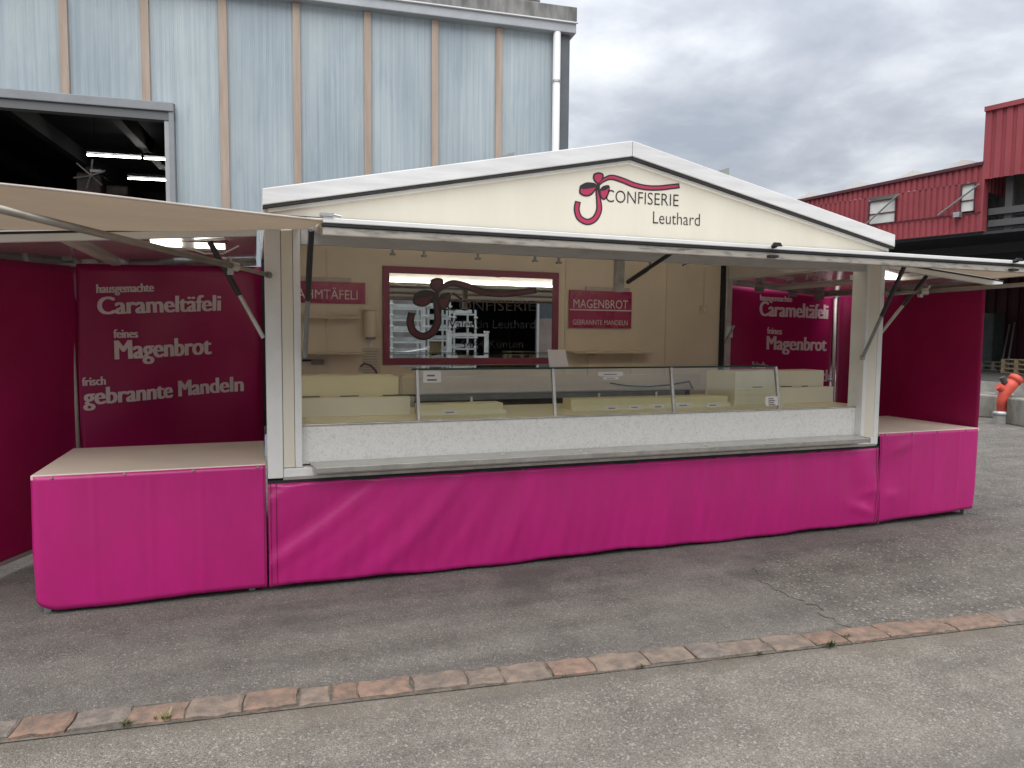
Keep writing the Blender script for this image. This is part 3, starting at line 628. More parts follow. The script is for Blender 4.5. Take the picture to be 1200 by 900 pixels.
def side_table(sgn, label):
    X0 = -.012 if sgn < 0 else L+.012; X1 = -1.235 if sgn < 0 else L+1.18
    zt = .795; yb = .98
    T = thing('side_table', label, 'table', 'fold-out side tables with magenta skirts')
    a, b = sorted((X0, X1))
    MB().box((a, .0, zt-.028), (b, yb, zt)).build('table_top', TABLETOP, T, bev=.004)
    fx = -1.19 if sgn < 0 else L+1.13
    for x, y in ((fx, .07), (fx, yb-.07), ((-.10 if sgn < 0 else L+.10), .07), ((-.10 if sgn < 0 else L+.10), yb-.07)):
        MB().box((x-.018, y-.018, 0), (x+.018, y+.018, zt-.029)).build('leg', STEEL, T)
    R = .035
    ln = abs(X1-X0); tot = ln+yb
    def P(u, v):
        s = u*tot; z = zt-.006-(zt-.035)*v
        # path: along the front from the trailer to the free corner, then back along the end
        if s < ln-R: x, y, nx, ny = X0+sgn*s, 0, 0, -1
        elif s < ln-R+R*1.571:
            a_ = (s-(ln-R))/R; x, y, nx, ny = X0+sgn*(ln-R+R*math.sin(a_)), R-R*math.cos(a_), sgn*math.sin(a_), -math.cos(a_)
        else: x, y, nx, ny = X1, R+(s-(ln-R+R*1.571)), sgn, 0
        d = .006+.009*(v**.7)*nz(s*.9+.25*v, 2.1 if sgn < 0 else .4)+.006*math.sin(math.pi*v)
        if sgn > 0: d += .016*math.exp(-((v-.16+.35*(s-.25))/.05)**2-((s-.25)/.14)**2)+.012*math.exp(-((v-.70)/.05)**2-((s-.12)/.10)**2)+ .010*math.exp(-((s-.12)/.16)**2)*math.sin(9*v+5*s)+.012*v*math.sin(4.2*s)
        # straight crease lines left from folding
        for c in (.36, .63, .92): d += .0035*math.exp(-((s-c)/.012)**2)
        hem = 0
        c = abs(s-(ln-.0)); 
        if sgn < 0: hem = .055*max(0, 1-abs(s-ln-.01)/.13)**2*v**3
        else: hem = .05*max(0, (s/ln))*v*(1 if s < ln else 1)*.9
        zz = z+hem+.006*math.sin(5*s)*v
        return (x+nx*d, y+ny*d, zz)
    sk = MB().grid(180, 26, P).build('skirt_tarp', PINK, T, smooth=True, solid=.002)
    for s in ((.045, .40, .76, 1.12) if sgn < 0 else (.06, .36, .66, 1.0)):
        q = Vector(P(s/tot, .02)); MB().tube([(q.x, q.y-.010, zt-.014), (q.x, q.y+.004, zt-.014)], .007, 8).build('stud', ALU, T)
    MB().grid(1, 22, lambda u, v: Vector(P((.010+.004*u)/tot, v))+Vector((0, -.0035, 0))).build('seam', mat('seam_dark', (.20, .01, .06), .5), sk)
    return T
side_table(-1, 'left side table with cream top and long magenta skirt')
side_table(1, 'right side table with cream top and creased magenta skirt')

# tarpaulin walls
def tarp(name, label, A, B, ztop0, ztop1, zbot, fold=1.0, seed=0, nu=44, nv=34, group='maroon tarpaulin walls of the side bays', rows=None):
    """hangs between ground points A and B; returns the surface function (metres along, height)"""
    A, B = Vector((*A, 0)), Vector((*B, 0)); ln = (B-A).length; d = (B-A)/ln; n = Vector((d.y, -d.x, 0))
    rnd = random.Random(seed); fs = [(rnd.uniform(0, 6), rnd.uniform(2, 9), rnd.uniform(-3, 3)) for _ in range(7)]
    def surf(s, z):
        h = 0
        for ph, f, g in fs: h += math.sin(ph+f*s+g*z*1.4)
        v = max(0, min(1, (ztop0-z)/(ztop0-zbot)))
        h = h*.0038*fold*(.3+.7*math.sin(math.pi*min(1, v+.08))**.5)
        p = A+d*s+n*h; return Vector((p.x, p.y, z))
    T = thing(name, label, 'tarpaulin', group)
    def P(u, v):
        zt = ztop0+(ztop1-ztop0)*u; return surf(u*ln, zt-(zt-zbot)*v)
    MB().grid(nu, nv, P).build('tarp_cloth', MAROON, T, smooth=True, solid=.002)
    MB().grid(nu, 1, lambda u, v: P(u, .985+.015*v)+n*.003).build('hem', mat('tarp_hem', (.42, .36, .34), .5), T)
    def on(px): q = onP(px, A, n); return ((q-A).dot(d), q.z)
    return T, surf, on, n
def tarp_text(T, surf, on, n, rows):
    for s, a, b, h in rows:
        (s0, z0), (s1, z1) = on(a), on(b)
        (_, zt) = on((a[0], a[1]-h)); hh = (zt-z0)*1.10
        lettering(s, (s0, z0), (s1, z1), hh, lambda q, kz: surf(q[0], q[1]+kz)+n*.007, PRINT, T, bold=0, fat=hh*.055)
LP0, LP1 = (-1.305, 1.56), (.0, W-.01)
T, sf, on, n = tarp('tarpaulin_rear_wall', 'maroon printed tarpaulin behind the left side table', LP0, LP1, 2.085, 2.16, .10, 2.6, 3)
tarp_text(T, sf, on, n, [('hausgemachte', (112.5, 343.5), (180, 341.5), 9.3), ('Carameltäfeli', (114.5, 368.5), (258.5, 364), 18.5), ('feines', (132.5, 396), (160, 395.5), 9),
                         ('Magenbrot', (134.5, 421), (249, 415), 20), ('frisch', (97, 452.5), (123, 450.5), 9), ('gebrannte Mandeln', (99, 475), (283, 458), 18)])
T, sf, on, n = tarp('tarpaulin_rear_wall', 'maroon printed tarpaulin behind the right side table, seen through the trailer', (L+.01, W+.03), (6.37, W+.03), 2.16, 2.09, .10, 1.4, 5)
tarp_text(T, sf, on, n, [('hausgemachte', (891, 352), (927, 354), 6.2), ('Carameltäfeli', (890.5, 370), (969, 373.7), 15.5), ('feines', (899, 391), (916, 392), 7),
                         ('Magenbrot', (898.5, 409.5), (967.5, 411.3), 14.5), ('frisch', (880, 431), (896, 431.5), 7), ('gebrannte Mandeln', (882, 447), (984, 447), 13)])
tarp('tarpaulin_end_wall', 'plain maroon tarpaulin closing the left end of the stall', (-2.02, .04), LP0, 2.03, 2.065, .06, 1.2, 8)
tarp('tarpaulin_end_wall', 'plain maroon tarpaulin closing the right end of the stall', (6.42, W), (6.052, .03), 2.10, 2.065, .72, .8, 9)
def pole(a, b, label):
    t = thing('corner_pole', label, 'pole', 'poles of the side bays')
    MB().tube([a, b], .019, 12).build('tube', mat('pale_pole', (.58, .53, .48), .4, metal=.3, var=.15), t, smooth=True); MB().tube([(a[0], a[1], 0), (a[0], a[1], .012)], .04, 12).build('foot', STEEL, t)
    MB().box((b[0]-.03, b[1]-.02, b[2]), (b[0]+.03, b[1]+.02, b[2]+.03)).build('clamp', GREYP, t)
pole((-1.315, 1.53, .012), (-1.345, 1.53, 2.055), 'upright metal pole at the corner of the left maroon tarpaulins')
pole((6.375, W-.03, .012), (6.345, W-.03, 2.06), 'upright metal pole at the corner of the right maroon tarpaulins')
# struts that carry the awnings, awnings
def strut(a, b, label, sgn):
    t = thing('awning_strut', label, 'strut', 'tubular struts of the awnings')
    a, b = Vector(a), Vector(b); c = a.lerp(b, .16)
    MB().tube([c, b], .017, 14).build('outer_tube', TUBE, t, smooth=True); MB().tube([a, c], .012, 12).build('inner_tube', TUBE, t, smooth=True)
    d = (b-a).normalized()
    MB().tube([c-d*.01, c+d*.04], .026, 12).build('collar', ALU, t); MB().tube([a-d*.01, a+d*.012], .02, 12).build('end_knob', GREYP, t)
    MB().tube([c+d*.02, c+d*.02+Vector((sgn*.02, -.02, .05))], .007, 8).build('wing_screw', ALU, t)
    MB().box((c.x-.045, c.y-.012, c.z-.045), (c.x-.012, c.y+.012, c.z-.018)).build('wing_nut', ALU, t)
strut((.022, -.035, 1.934), (-1.08, -1.235, 2.084), 'slanting grey tube under the beige awning at the upper left', -1)
sa = onY((1040, 345), -.03); strut((L+.0, -.03, sa.z), (5.9, -1.2, 2.05), 'slanting tube under the hatch at the upper right', 1)
def awn(u, v):
    # u: from hatch corner outwards, v: from front edge back to the side hatch
    x = .25-1.75*u-.05*v; y = -1.13+1.13*v
    z = (2.108+.095*u)*(1-v)+(2.225-.105*min(1, u*1.2))*v
    z += -.03*math.sin(math.pi*v)*(.35+.65*math.sin(math.pi*min(1, u*1.1)))
    z += .009*math.sin(16*v+3.5*u+2*u*u)*(.4+.6*v)+.005*math.sin(31*v-5*u)*math.sin(3*u+1)
    return (x, y, z)
AW = thing('awning', 'beige tarpaulin awning stretched over the front of the left side table', 'awning')
MB().grid(60, 36, awn).build('awning_cloth', AWNING, AW, smooth=True)
MB().tube([awn(i/40, 0) for i in range(41)], .006, 8).build('front_hem', mat('awning_hem', (.50, .44, .38), .6, var=.2), AW)
AR = thing('awning', 'beige tarpaulin awning over the right side table, hidden behind the hatch edge', 'awning')
def awr(u, v):
    x = (L+.035)+(5.78-L-.035)*u*(1-v)+(6.09-L-.035)*u*v; y = -1.10+1.09*v
    return (x, y, (2.118-.005*u)*(1-v)+(2.225-.10*u)*v-.012*math.sin(math.pi*v)*math.sin(math.pi*u))
MB().grid(20, 16, awr).build('awning_cloth', AWNING, AR, smooth=True)
MB().tube([awr(1, i/12) for i in range(13)], .006, 8).build('side_hem', mat('awning_hem', (.50, .44, .38), .6, var=.2), AR)
cl = MB(); a = Vector((.24, -1.12, 2.135)); cl.box((a.x-.01, a.y-.03, a.z-.008), (a.x+.05, a.y+.01, a.z+.006)); cl.tube([a+Vector((.05, -.01, .002)), a+Vector((.085, -.012, -.004))], .006, 8)
cl.build('corner_clip', STEEL, AW)
# ================================================================ THINGS IN THE STALL
WY = W-.041      # face of the rear wall
# mirror with printed logo
MI = thing('wall_mirror', 'wide wall mirror in a crimson frame with printed bow logo', 'mirror')
mx0, mx1, mz0, mz1 = 1.045, 2.800, 1.300, 2.208; fw = .062
MB().box((mx0, WY-.022, mz1-fw), (mx1, WY, mz1)).box((mx0, WY-.022, mz0), (mx1, WY, mz0+fw)).box((mx0, WY-.022, mz0+fw+.0005), (mx0+fw, WY, mz1-fw-.0005)).box((mx1-fw, WY-.022, mz0+fw+.0005), (mx1, WY, mz1-fw-.0005)).build('frame', FRAMEPINK, MI)
GL = MB().add([(mx0+fw-.004, WY-.010, mz0+fw-.004), (mx1-fw+.004, WY-.010, mz0+fw-.004), (mx1-fw+.004, WY-.010, mz1-fw+.004), (mx0+fw-.004, WY-.010, mz1-fw+.004)], [(0, 1, 2, 3)]).build('mirror_glass', MIRROR, MI)
def mirQ(q): return (430+(400+1.331*(q[0]-275))/5, 300+(225+1.27*(q[1]-270)-.045*(q[0]-275))/5)
def mirP(q, lift): p = onY(mirQ(q), WY-.0105); return Vector((p.x, WY-.0105-lift, p.z))
bow_logo(mirP, MI, mat('ribbon_dark', (.13, .022, .042), .4, var=.1))
def mirT(q, kz): p = onY((430+q[0]/5, 300+q[1]/5), WY-.012); return Vector((p.x, WY-.012, p.z+kz))
lettering('CONFISERIE', (470, 320), (985, 322), .098, mirT, INK, MI, bold=-.006)
lettering('Valentin Leuthard', (480, 424), (985, 424), .083, mirT, INK, MI, bold=-.006)
lettering('5444 Künten', (552, 541), (915, 538), .078, mirT, INK, MI, bold=-.006)
# signs
def wall_sign(x0, x1, z0, z1, label, rows, line=None):
    t = thing('wall_sign', label, 'sign', 'crimson product signs on the rear wall')
    MB().box((x0, WY-.030, z0), (x1, WY-.020, z1)).build('board', SIGNRED, t, bev=.002)
    MB().box((x0+.19 if x0 > 1 else x0+.3, WY-.019, z1-.02), (x1-.02 if x0 > 1 else x1-.12, WY, z1+.04)).build('mounting_plate', mat('clear_plate', (.50, .42, .35), .25, var=.1), t)
    for s, a, b, h in rows:
        lettering(s, a, b, h, lambda q, kz: Vector((q[0], WY-.0315, q[1]+kz)), SIGNWHITE, t, bold=-.002)
    if line: MB().box((x0+.004, WY-.0325, line-.006), (x1-.004, WY-.0302, line+.006)).build('rule', SIGNWHITE, t)
a, b = onY((666, 340), WY), onY((738, 385), WY)
wall_sign(a.x, b.x, b.z, a.z, 'crimson two-row sign reading MAGENBROT and GEBRANNTE MANDELN', [('MAGENBROT', (a.x+.045, a.z-.175), (b.x-.045, a.z-.175), .085), ('GEBRANNTE MANDELN', (a.x+.04, b.z+.033), (b.x-.045, b.z+.033), .050)], line=a.z-.195)
wall_sign(.03, .884, 1.856, 2.045, 'crimson one-row sign reading RAHMTÄFELI half hidden by the left post', [('RAHMTÄFELI', (.237, 1.893), (.815, 1.893), .082)])
# wall shelves, dispenser, sink corner
def wshelf(x0, x1, z, d, label, bx):
    t = thing('wall_shelf', label, 'shelf', 'shelves on the rear wall')
    MB().box((x0, WY-d, z-.018), (x1, WY-.001, z)).build('board', BEIGE2, t, bev=.003)
    for x in bx: MB().box((x-.012, WY-.012, z-.24), (x+.012, WY-.001, z-.0185)).box((x-.01, WY-d+.03, z-.034), (x+.01, WY-.0125, z-.0185)).build('bracket', BEIGE, t)
wshelf(.16, .82, 1.735, .16, 'small beige wall shelf below the half hidden sign', (.55,))
wshelf(.16, .86, 1.420, .18, 'lower beige wall shelf beside the towel dispenser', (.45,))
wshelf(2.90, 3.80, 1.425, .20, 'beige wall shelf below the two-row sign', (3.15, 3.65))
t = thing('towel_dispenser', 'beige paper towel dispenser on the wall left of the mirror', 'dispenser')
x, zc_ = .925, 1.675
MB().tube([(x, WY-.062, 1.555), (x, WY-.062, 1.57), (x, WY-.062, 1.79), (x, WY-.062, 1.80)], [.056, .062, .062, .05], 20).build('housing', BEIGE, t, smooth=False)
MB().box((x-.05, WY-.02, 1.56), (x+.05, WY, 1.79)).build('wall_plate', BEIGE2, t)
MB().tube([(x, WY-.062, 1.535), (x, WY-.062, 1.556)], .045, 16).build('outlet', GREYP, t)
MB().add([(x-.008, WY-.065, 1.47), (x+.02, WY-.06, 1.47), (x+.02, WY-.062, 1.54), (x-.008, WY-.062, 1.54)], [(0, 1, 2, 3)]).build('paper_end', PAPER, t)
t = thing('notice_sheet', 'pale printed notice hanging below the towel dispenser', 'notice')
a, b = onY((424, 408), WY), onY((446, 441), WY)
MB().box((a.x, WY-.004, b.z), (b.x, WY-.001, a.z)).build('sheet', mat('notice_paper', (.60, .53, .43), .6, var=.05), t)
for i in range(9):
    z = a.z-.03-.024*i; MB().box((a.x+.015, WY-.0055, z-.003), (b.x-.02-.02*random.random(), WY-.0042, z+.003)).build('print_line', mat('grey_print', (.36, .31, .27), .6), t)
t = thing('water_tap', 'curved dark tap at the rear wall left of the mirror', 'tap')
p = [onY(q, W-.22) for q in ((443, 441), (440, 434), (434, 428), (427, 426), (422, 430))]
MB().tube([(p[0].x, p[0].y, 1.127)]+p, .010, 8).build('spout', mat('tap_dark', (.14, .11, .10), .3, metal=.6), t, smooth=True); MB().tube([p[-1], p[-1]+Vector((0, 0, -.04))], .013, 8).build('nozzle', STEEL, t)
t = thing('wall_box', 'small grey latch box on the rear wall beside the left post', 'box')
a = onY((372, 424), WY); MB().box((a.x-.055, WY-.03, a.z-.024), (a.x+.055, WY, a.z+.022)).build('housing', mat('latch_grey', (.26, .23, .24), .4), t, bev=.004); MB().box((a.x-.13, WY-.02, a.z+.005), (a.x-.056, WY-.004, a.z+.022)).build('lever', BLACK, t)
t = thing('wall_socket', 'small beige socket on the right part of the rear wall', 'socket')
a = onY((824, 363), WY); MB().box((a.x-.045, WY-.02, a.z-.045), (a.x+.045, WY, a.z+.045)).build('plate', BEIGE2, t, bev=.004); MB().tube([(a.x, WY-.03, a.z), (a.x, WY-.02, a.z)], .025, 14).build('cover', BEIGE, t); MB().tube([(a.x, WY-.008, a.z+.046), (a.x, WY-.008, 2.33)], .007, 6).build('conduit', BEIGE2, t)
t = thing('cable', 'dark cable sagging along the rear shelf behind the display case', 'cable')
pts = [onY(q, W-.349) for q in ((715, 449), (735, 452), (760, 453), (785, 451), (808, 447), (812, 456))]
MB().tube(pts, .007, 6).build('wire', BLACK, t, smooth=True)
# pale yellow steps for goods
def step_box(name, label, x0, x1, y0, zt1, ylo, zt2, notches, lid=True):
    t = thing(name, label, 'display step', 'pale stepped goods displays on the counter')
    dz = 1.0125
    MB().box((x0, y0, dz), (x1, y0+.014, zt1)).build('front_board', YEL2, t, bev=.002)
    MB().box((x0, y0+.0145, zt1-.016), (x1, ylo-.001, zt1-.002)).build('lower_shelf', YEL, t)
    MB().box((x0, ylo, dz), (x1-.07, ylo+.014, zt2)).build('rear_board', YEL, t, bev=.002)
    MB().box((x0, ylo+.0145, zt2-.016), (x1-.10, ylo+.20, zt2+.010)).build('upper_shelf', YEL, t)
    MB().box((x1-.014, y0+.0145, dz), (x1, ylo-.001, zt1-.017)).build('end_board', YEL2, t)
    MB().box((x1-.084, ylo+.0145, dz), (x1-.07, ylo+.20, zt2-.017)).build('end_board', YEL2, t)
    for a, b in notches: MB().box((a, ylo-.003, zt1+.001), (b, ylo-.0005, zt1+.007)).build('slot', BLACK, t)
step_box('goods_step', 'pale yellow stepped display at the left end of the counter', .212, .985, .52, 1.142, .60, 1.283, [(.23, .36), (.50, .63), (.80, .94)])
t = thing('goods_step', 'pale yellow stepped display at the right end of the counter', 'display step', 'pale stepped goods displays on the counter')
MB().box((3.72, .50, 1.0125), (4.84, .514, 1.150)).build('front_board', YEL2, t, bev=.002); MB().box((3.72, .5145, 1.134), (4.84, .579, 1.148)).build('lower_shelf', YEL, t)
MB().box((3.75, .58, 1.0125), (4.80, .594, 1.292)).build('rear_board', YEL2, t, bev=.002); MB().box((3.74, .5945, 1.276), (4.79, .80, 1.294)).build('upper_shelf', YEL, t)
for a, b in ((4.02, 4.12), (4.32, 4.44), (4.55, 4.62)): MB().box((a, .577, 1.149), (b, .5795, 1.156)).build('slot', BLACK, t)
MB().box((3.70, .40, 1.0125), (3.716, .80, 1.29)).build('end_board', YEL2, t)
def goods_bar(label, a, b, y, h):
    t = thing('goods_riser', label, 'display riser', 'low pale risers inside the glass case')
    MB().box((a, y, 1.0125), (b, y+.16, 1.0125+h)).build('riser', YEL, t, bev=.003)
    MB().box((a+.01, y-.012, 1.0125), (b+.02, y-.0005, 1.0125+h*.35)).build('front_lip', YEL2, t)
    return t
t1 = goods_bar('short pale yellow riser in the left section of the glass case', 1.03, 1.66, .42, .075)
t2 = goods_bar('long pale yellow riser in the middle and right sections of the glass case', 2.22, 3.66, .44, .085)
for x in (1.44,): MB().tube([(x, .50, 1.0875), (x, .50, 1.13)], .010, 8).build('peg', YEL2, t1)
for x in (2.50, 3.02, 3.50): MB().tube([(x, .52, 1.0975), (x, .52, 1.135)], .009, 8).build('peg', YEL2, t2)
# papers and price tags
def tag_card(px0, px1, y, label, lines=1, name='price_tag', tilt=.5, cat='price tag', grp='small white price tags in the glass case'):
    t = thing(name, label, cat, grp)
    a, b = onY(px0, y), onY(px1, y); x0, x1 = a.x, b.x; z1, z0 = a.z, b.z
    dy = (z1-z0)*tilt
    q = [Vector((x0, y, z0)), Vector((x1, y, z0)), Vector((x1, y+dy, z1)), Vector((x0, y+dy, z1))]
    nrm = (q[1]-q[0]).cross(q[3]-q[0]).normalized()
    MB().extr(q, -nrm*.003).build('card', PAPER, t)
    for i in range(lines):
        f0 = (i+.62)/(lines+.6) if lines > 1 else .42; u0, u1 = .22, .75-.1*(i % 2)
        r = [q[0].lerp(q[1], uu).lerp(q[3].lerp(q[2], uu), ff) for uu, ff in ((u0, f0-.1), (u1, f0-.1), (u1, f0+.1/lines), (u0, f0+.1/lines))]
        MB().add([v+nrm*.0012 for v in r], [(0, 1, 2, 3)]).build('print_line', mat('grey_ink', (.16, .14, .14), .6), t)
    return t
pos = ['leftmost price tag, alone in the left section of the glass case', 'first price tag from the left in the middle section of the glass case', 'middle one of three price tags in the middle section of the glass case', 'third price tag, just left of the third glass post', 'fourth price tag, just right of the third glass post', 'rightmost price tag, on the pale riser in the right section']
for lb, (a, b) in zip(pos, (((518, 480.5), (537, 485.5)), ((710, 476), (725, 480.5)), ((737.5, 475), (751, 479.5)), ((765, 474), (779, 479)), ((793, 472.5), (810, 477)), ((829, 472.5), (843, 477)))):
    tag_card(a, b, .24, lb)
tag_card((496, 435), (517, 448), .128, 'small white notice with two printed marks at the top left of the glass case', 2, 'glass_notice', .16, 'notice', 'white paper notices on the glass case')
tag_card((701, 436), (730, 440.5), .130, 'upper white strip of print on the middle glass pane', 1, 'glass_notice', .16, 'notice', 'white paper notices on the glass case')
tag_card((707, 441.5), (725, 444.5), .122, 'lower short white strip of print on the middle glass pane', 1, 'glass_notice', .16, 'notice', 'white paper notices on the glass case')
tag_card((898, 465), (912, 475), .082, 'white price list with rows of print at the foot of the right glass post', 4, 'glass_notice', .16, 'notice', 'white paper notices on the glass case')
t = thing('paper_sheet', 'blank white card leaning on top of the second glass post', 'card')
a, b = onY((644, 410), .17), onY((666, 427), .17)
MB().extr([(a.x, .165, 1.3615), (b.x, .165, 1.3615), (b.x-.01, .205, a.z), (a.x, .205, a.z)], (0, .004, 0)).build('card', mat('pinkish_card', (.66, .60, .57), .6), t)
t = thing('door_sticker', 'white square label on the rear right post', 'label')
a = onY((856, 389), W-.103); MB().box((a.x-.05, W-.104, a.z-.06), (a.x+.03, W-.1015, a.z+.06)).build('sheet', PAPER, t); MB().bar((a.x+.03, W-.12, a.z+.07), (a.x-.07, W-.12, a.z-.12), .022, .02).build('latch_lever', STEEL, t)

# ================================================================ HALL WITH FROSTED PANELS BEHIND THE STALL
P0 = Vector((.251, 4.955, 0)); th = math.radians(4.8); FD = Vector((math.cos(th), -math.sin(th), 0)); FN = Vector((math.sin(th), math.cos(th), 0))
def F(u, d, z): p = P0+FD*u+FN*d; return Vector((p.x, p.y, z))
def fbox(mb, u0, u1, d0, d1, z0, z1):
    return mb.hexa([F(u0, d0, z0), F(u1, d0, z0), F(u1, d1, z0), F(u0, d1, z0), F(u0, d0, z1), F(u1, d0, z1), F(u1, d1, z1), F(u0, d1, z1)])
HB = thing('industrial_hall', 'workshop hall with frosted bluish panels and timber mullions behind the stall', 'building')
mu = [-6.62, -5.76, -4.90, -4.05, -3.20, -2.345, -1.492, -.632, .223, 1.089, 1.954, 2.815, 3.66]
DOORU, DOORZ = -1.30, 4.10
for i in range(len(mu)-1):
    a, b = mu[i], mu[i+1]
    z0 = DOORZ+.215 if b < DOORU+.1 else 0.0
    if a < DOORU+.105 < b-.2 and a > DOORU-.4:
        fbox(MB(), a+.03, DOORU+.112, .04, .06, DOORZ+.215, 5.66).build('panel', POLY, HB); fbox(MB(), DOORU+.113, b-.03, .04, .06, 0, 5.66).build('panel', POLY, HB)
    else: fbox(MB(), a+.03, b-.03, .04, .06, z0, 5.66).build('panel', POLY, HB)
for i, u in enumerate(mu[:-1]):
    wd = .045 if i != 7 else .05
    fbox(MB(), u-wd, u+wd, .0, .075, DOORZ+.215 if u < DOORU+.1 else 0, 5.655).build('mullion', MULL, HB, bev=.005)
fbox(MB(), -7, 3.86, -.10, .20, 5.66, 5.80).build('flashing', DRIP, HB, bev=.01)
fbox(MB(), -7, 3.875, -.13, -.101, 5.785, 5.80).build('drip_edge', PIPE, HB)
fbox(MB(), -7, 3.88, -.07, .5, 5.805, 6.02).build('parapet', CONCDARK, HB, bev=.012)
fbox(MB(), 2.86, 3.40, .1, .7, 6.02, 6.30).build('roof_block', CONC, HB, bev=.01)
for dz in (.09, .18): fbox(MB(), 2.855, 3.405, .095, .705, 6.02+dz, 6.028+dz).build('block_course', CONCDARK, HB)
MB().tube([F(2.78, .2, 6.0), F(2.80, .2, 6.3)], .012, 6).build('roof_rod', STEEL, HB)
dp = MB().tube([F(3.60, -.055, 0), F(3.60, -.055, 5.66)], .052, 14).build('downpipe', PIPE, HB, smooth=True)
for z in (1.2, 3.2, 5.0): MB().tube([F(3.60, -.055, z), F(3.60, -.055, z+.03)], .058, 14).build('pipe_clip', STEEL, dp)
fbox(MB(), 3.665, 3.80, -.02, .20, 0, 5.655).build('corner_column', CORNER, HB, bev=.01)
fbox(MB(), 3.70, 3.79, .201, 14, 0, 5.66).build('end_wall', CORNER, HB)
# door opening: lintel, jamb, dark interior
ld = fbox(MB(), -7, DOORU+.11, -.06, .10, DOORZ+.10, DOORZ+.205).build('lintel', FRAME, HB, bev=.008)
fbox(MB(), -7, DOORU+.11, -.03, .10, DOORZ, DOORZ+.095).build('track', mat('track_dark', (.13, .135, .14), .5), ld)
fbox(MB(), DOORU, DOORU+.05, -.02, .30, 0, DOORZ-.005).build('jamb', mat('jamb_light', (.40, .42, .43), .5, var=.1), HB)
fbox(MB(), DOORU+.052, DOORU+.11, -.045, .10, 0, DOORZ+.098).build('jamb', FRAME, HB, bev=.006)
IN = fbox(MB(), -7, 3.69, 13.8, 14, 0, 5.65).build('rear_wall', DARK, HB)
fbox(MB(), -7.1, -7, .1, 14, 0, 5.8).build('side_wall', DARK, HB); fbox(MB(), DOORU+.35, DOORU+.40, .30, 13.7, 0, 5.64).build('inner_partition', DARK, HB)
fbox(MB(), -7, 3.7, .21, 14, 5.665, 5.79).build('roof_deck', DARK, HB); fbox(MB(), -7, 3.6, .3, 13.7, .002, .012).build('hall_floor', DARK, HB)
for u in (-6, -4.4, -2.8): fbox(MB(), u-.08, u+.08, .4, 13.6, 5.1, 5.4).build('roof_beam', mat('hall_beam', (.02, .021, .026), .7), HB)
def htube(px0, px1, d, label):
    t = thing('fluorescent_lamp', label, 'lamp', 'lit fluorescent tubes in the dark hall')
    n_ = FN; a, b = onP(px0, F(0, d, 0), n_), onP(px1, F(0, d, 0), n_)
    MB().tube([a, b], .016, 8).build('tube', TUBEL, t); fbox(MB(), (a-P0).dot(FD), (b-P0).dot(FD), d-.06, d+.06, max(a.z, b.z)+.035, max(a.z, b.z)+.09).build('housing', DARK, t)
    for q in (.15, .85):
        p = a.lerp(b, q); MB().tube([(p.x, p.y, max(a.z, b.z)+.09), (p.x, p.y, 5.67)], .006, 6).build('hanger', DARK, t)
htube((102, 181.5), (165, 185), 6.0, 'longest lit fluorescent tube inside the dark hall door')
htube((169, 185.5), (200, 187.2), 6.0, 'short lit fluorescent tube beside the door jamb, upper one')
htube((150, 209), (202, 211.5), 8.0, 'lit fluorescent tube lower down inside the hall door')
# machine seen inside the hall
t = thing('workshop_machine', 'dim brown tall machine with hand wheel inside the dark hall door', 'machine')
MBR = mat('machine_brown', (.10, .072, .055), .55, var=.5, vscale=6)
c = onP((112, 205), F(0, 1.6, 0), FN); u0 = (c-P0).dot(FD)
m = MB(); fbox(m, u0-.30, u0+.30, 1.3, 2.0, .014, .5); fbox(m, u0-.10, u0+.10, 1.5, 1.8, .5, 3.42); m.build('column', MBR, t, bev=.02)
m = MB(); fbox(m, u0-.17, u0+.13, 1.35, 1.9, 3.42, 3.70); fbox(m, u0-.08, u0+.08, 1.4, 1.8, 3.70, 3.80); m.build('drill_head', MBR, t, bev=.03)
m = MB()
for i in range(6):
    a = i*1.05+.3; m.tube([F(u0+.02, 1.33, 3.66), F(u0+.02+.20*math.cos(a), 1.25, 3.66+.20*math.sin(a))], .012, 6)
m.build('hand_wheel', STEEL, t)
m = MB(); fbox(m, u0+.14, u0+.42, 1.5, 1.8, 3.45, 3.58); m.build('motor', MBR, t, bev=.02)
m = MB(); fbox(m, u0+.02, u0+.16, 1.28, 1.34, 3.70, 3.73); m.build('handle', PIPE, t)
t = thing('storage_rack', 'dark storage rack with sacks inside the hall beside the lamps', 'rack')
for i, u in enumerate((-1.7, -.98)):
    m = MB(); fbox(m, u-.03, u+.03, 3.9, 4.6, .014, 3.5); m.build('upright', DARK, t)
for z in (1.4, 2.3, 3.05):
    m = MB(); fbox(m, -1.66, -1.02, 3.9, 4.6, z, z+.05); m.build('shelf', MBR, t)
for i in range(4):
    m = MB(); m.tube([F(-1.6+.17*i, 4.0, 3.18), F(-1.6+.17*i, 4.5, 3.18)], random.uniform(.06, .09), 10); m.build('roll', MBR, t)
t = thing('storage_rack', 'dim rack at the far left inside the hall door', 'rack')
for u in (-3.6, -2.95): m = MB(); fbox(m, u-.03, u+.03, 2.6, 3.2, .014, 3.5); m.build('upright', MBR, t)
for z in (2.2, 3.1): m = MB(); fbox(m, -3.57, -2.98, 2.6, 3.2, z, z+.06); m.build('shelf', MBR, t)
for i in range(5): m = MB(); fbox(m, -3.5+.1*i, -3.44+.1*i, 2.7, 2.9, 3.16, 3.3+.1*random.random()); m.build('tin', MBR, t)

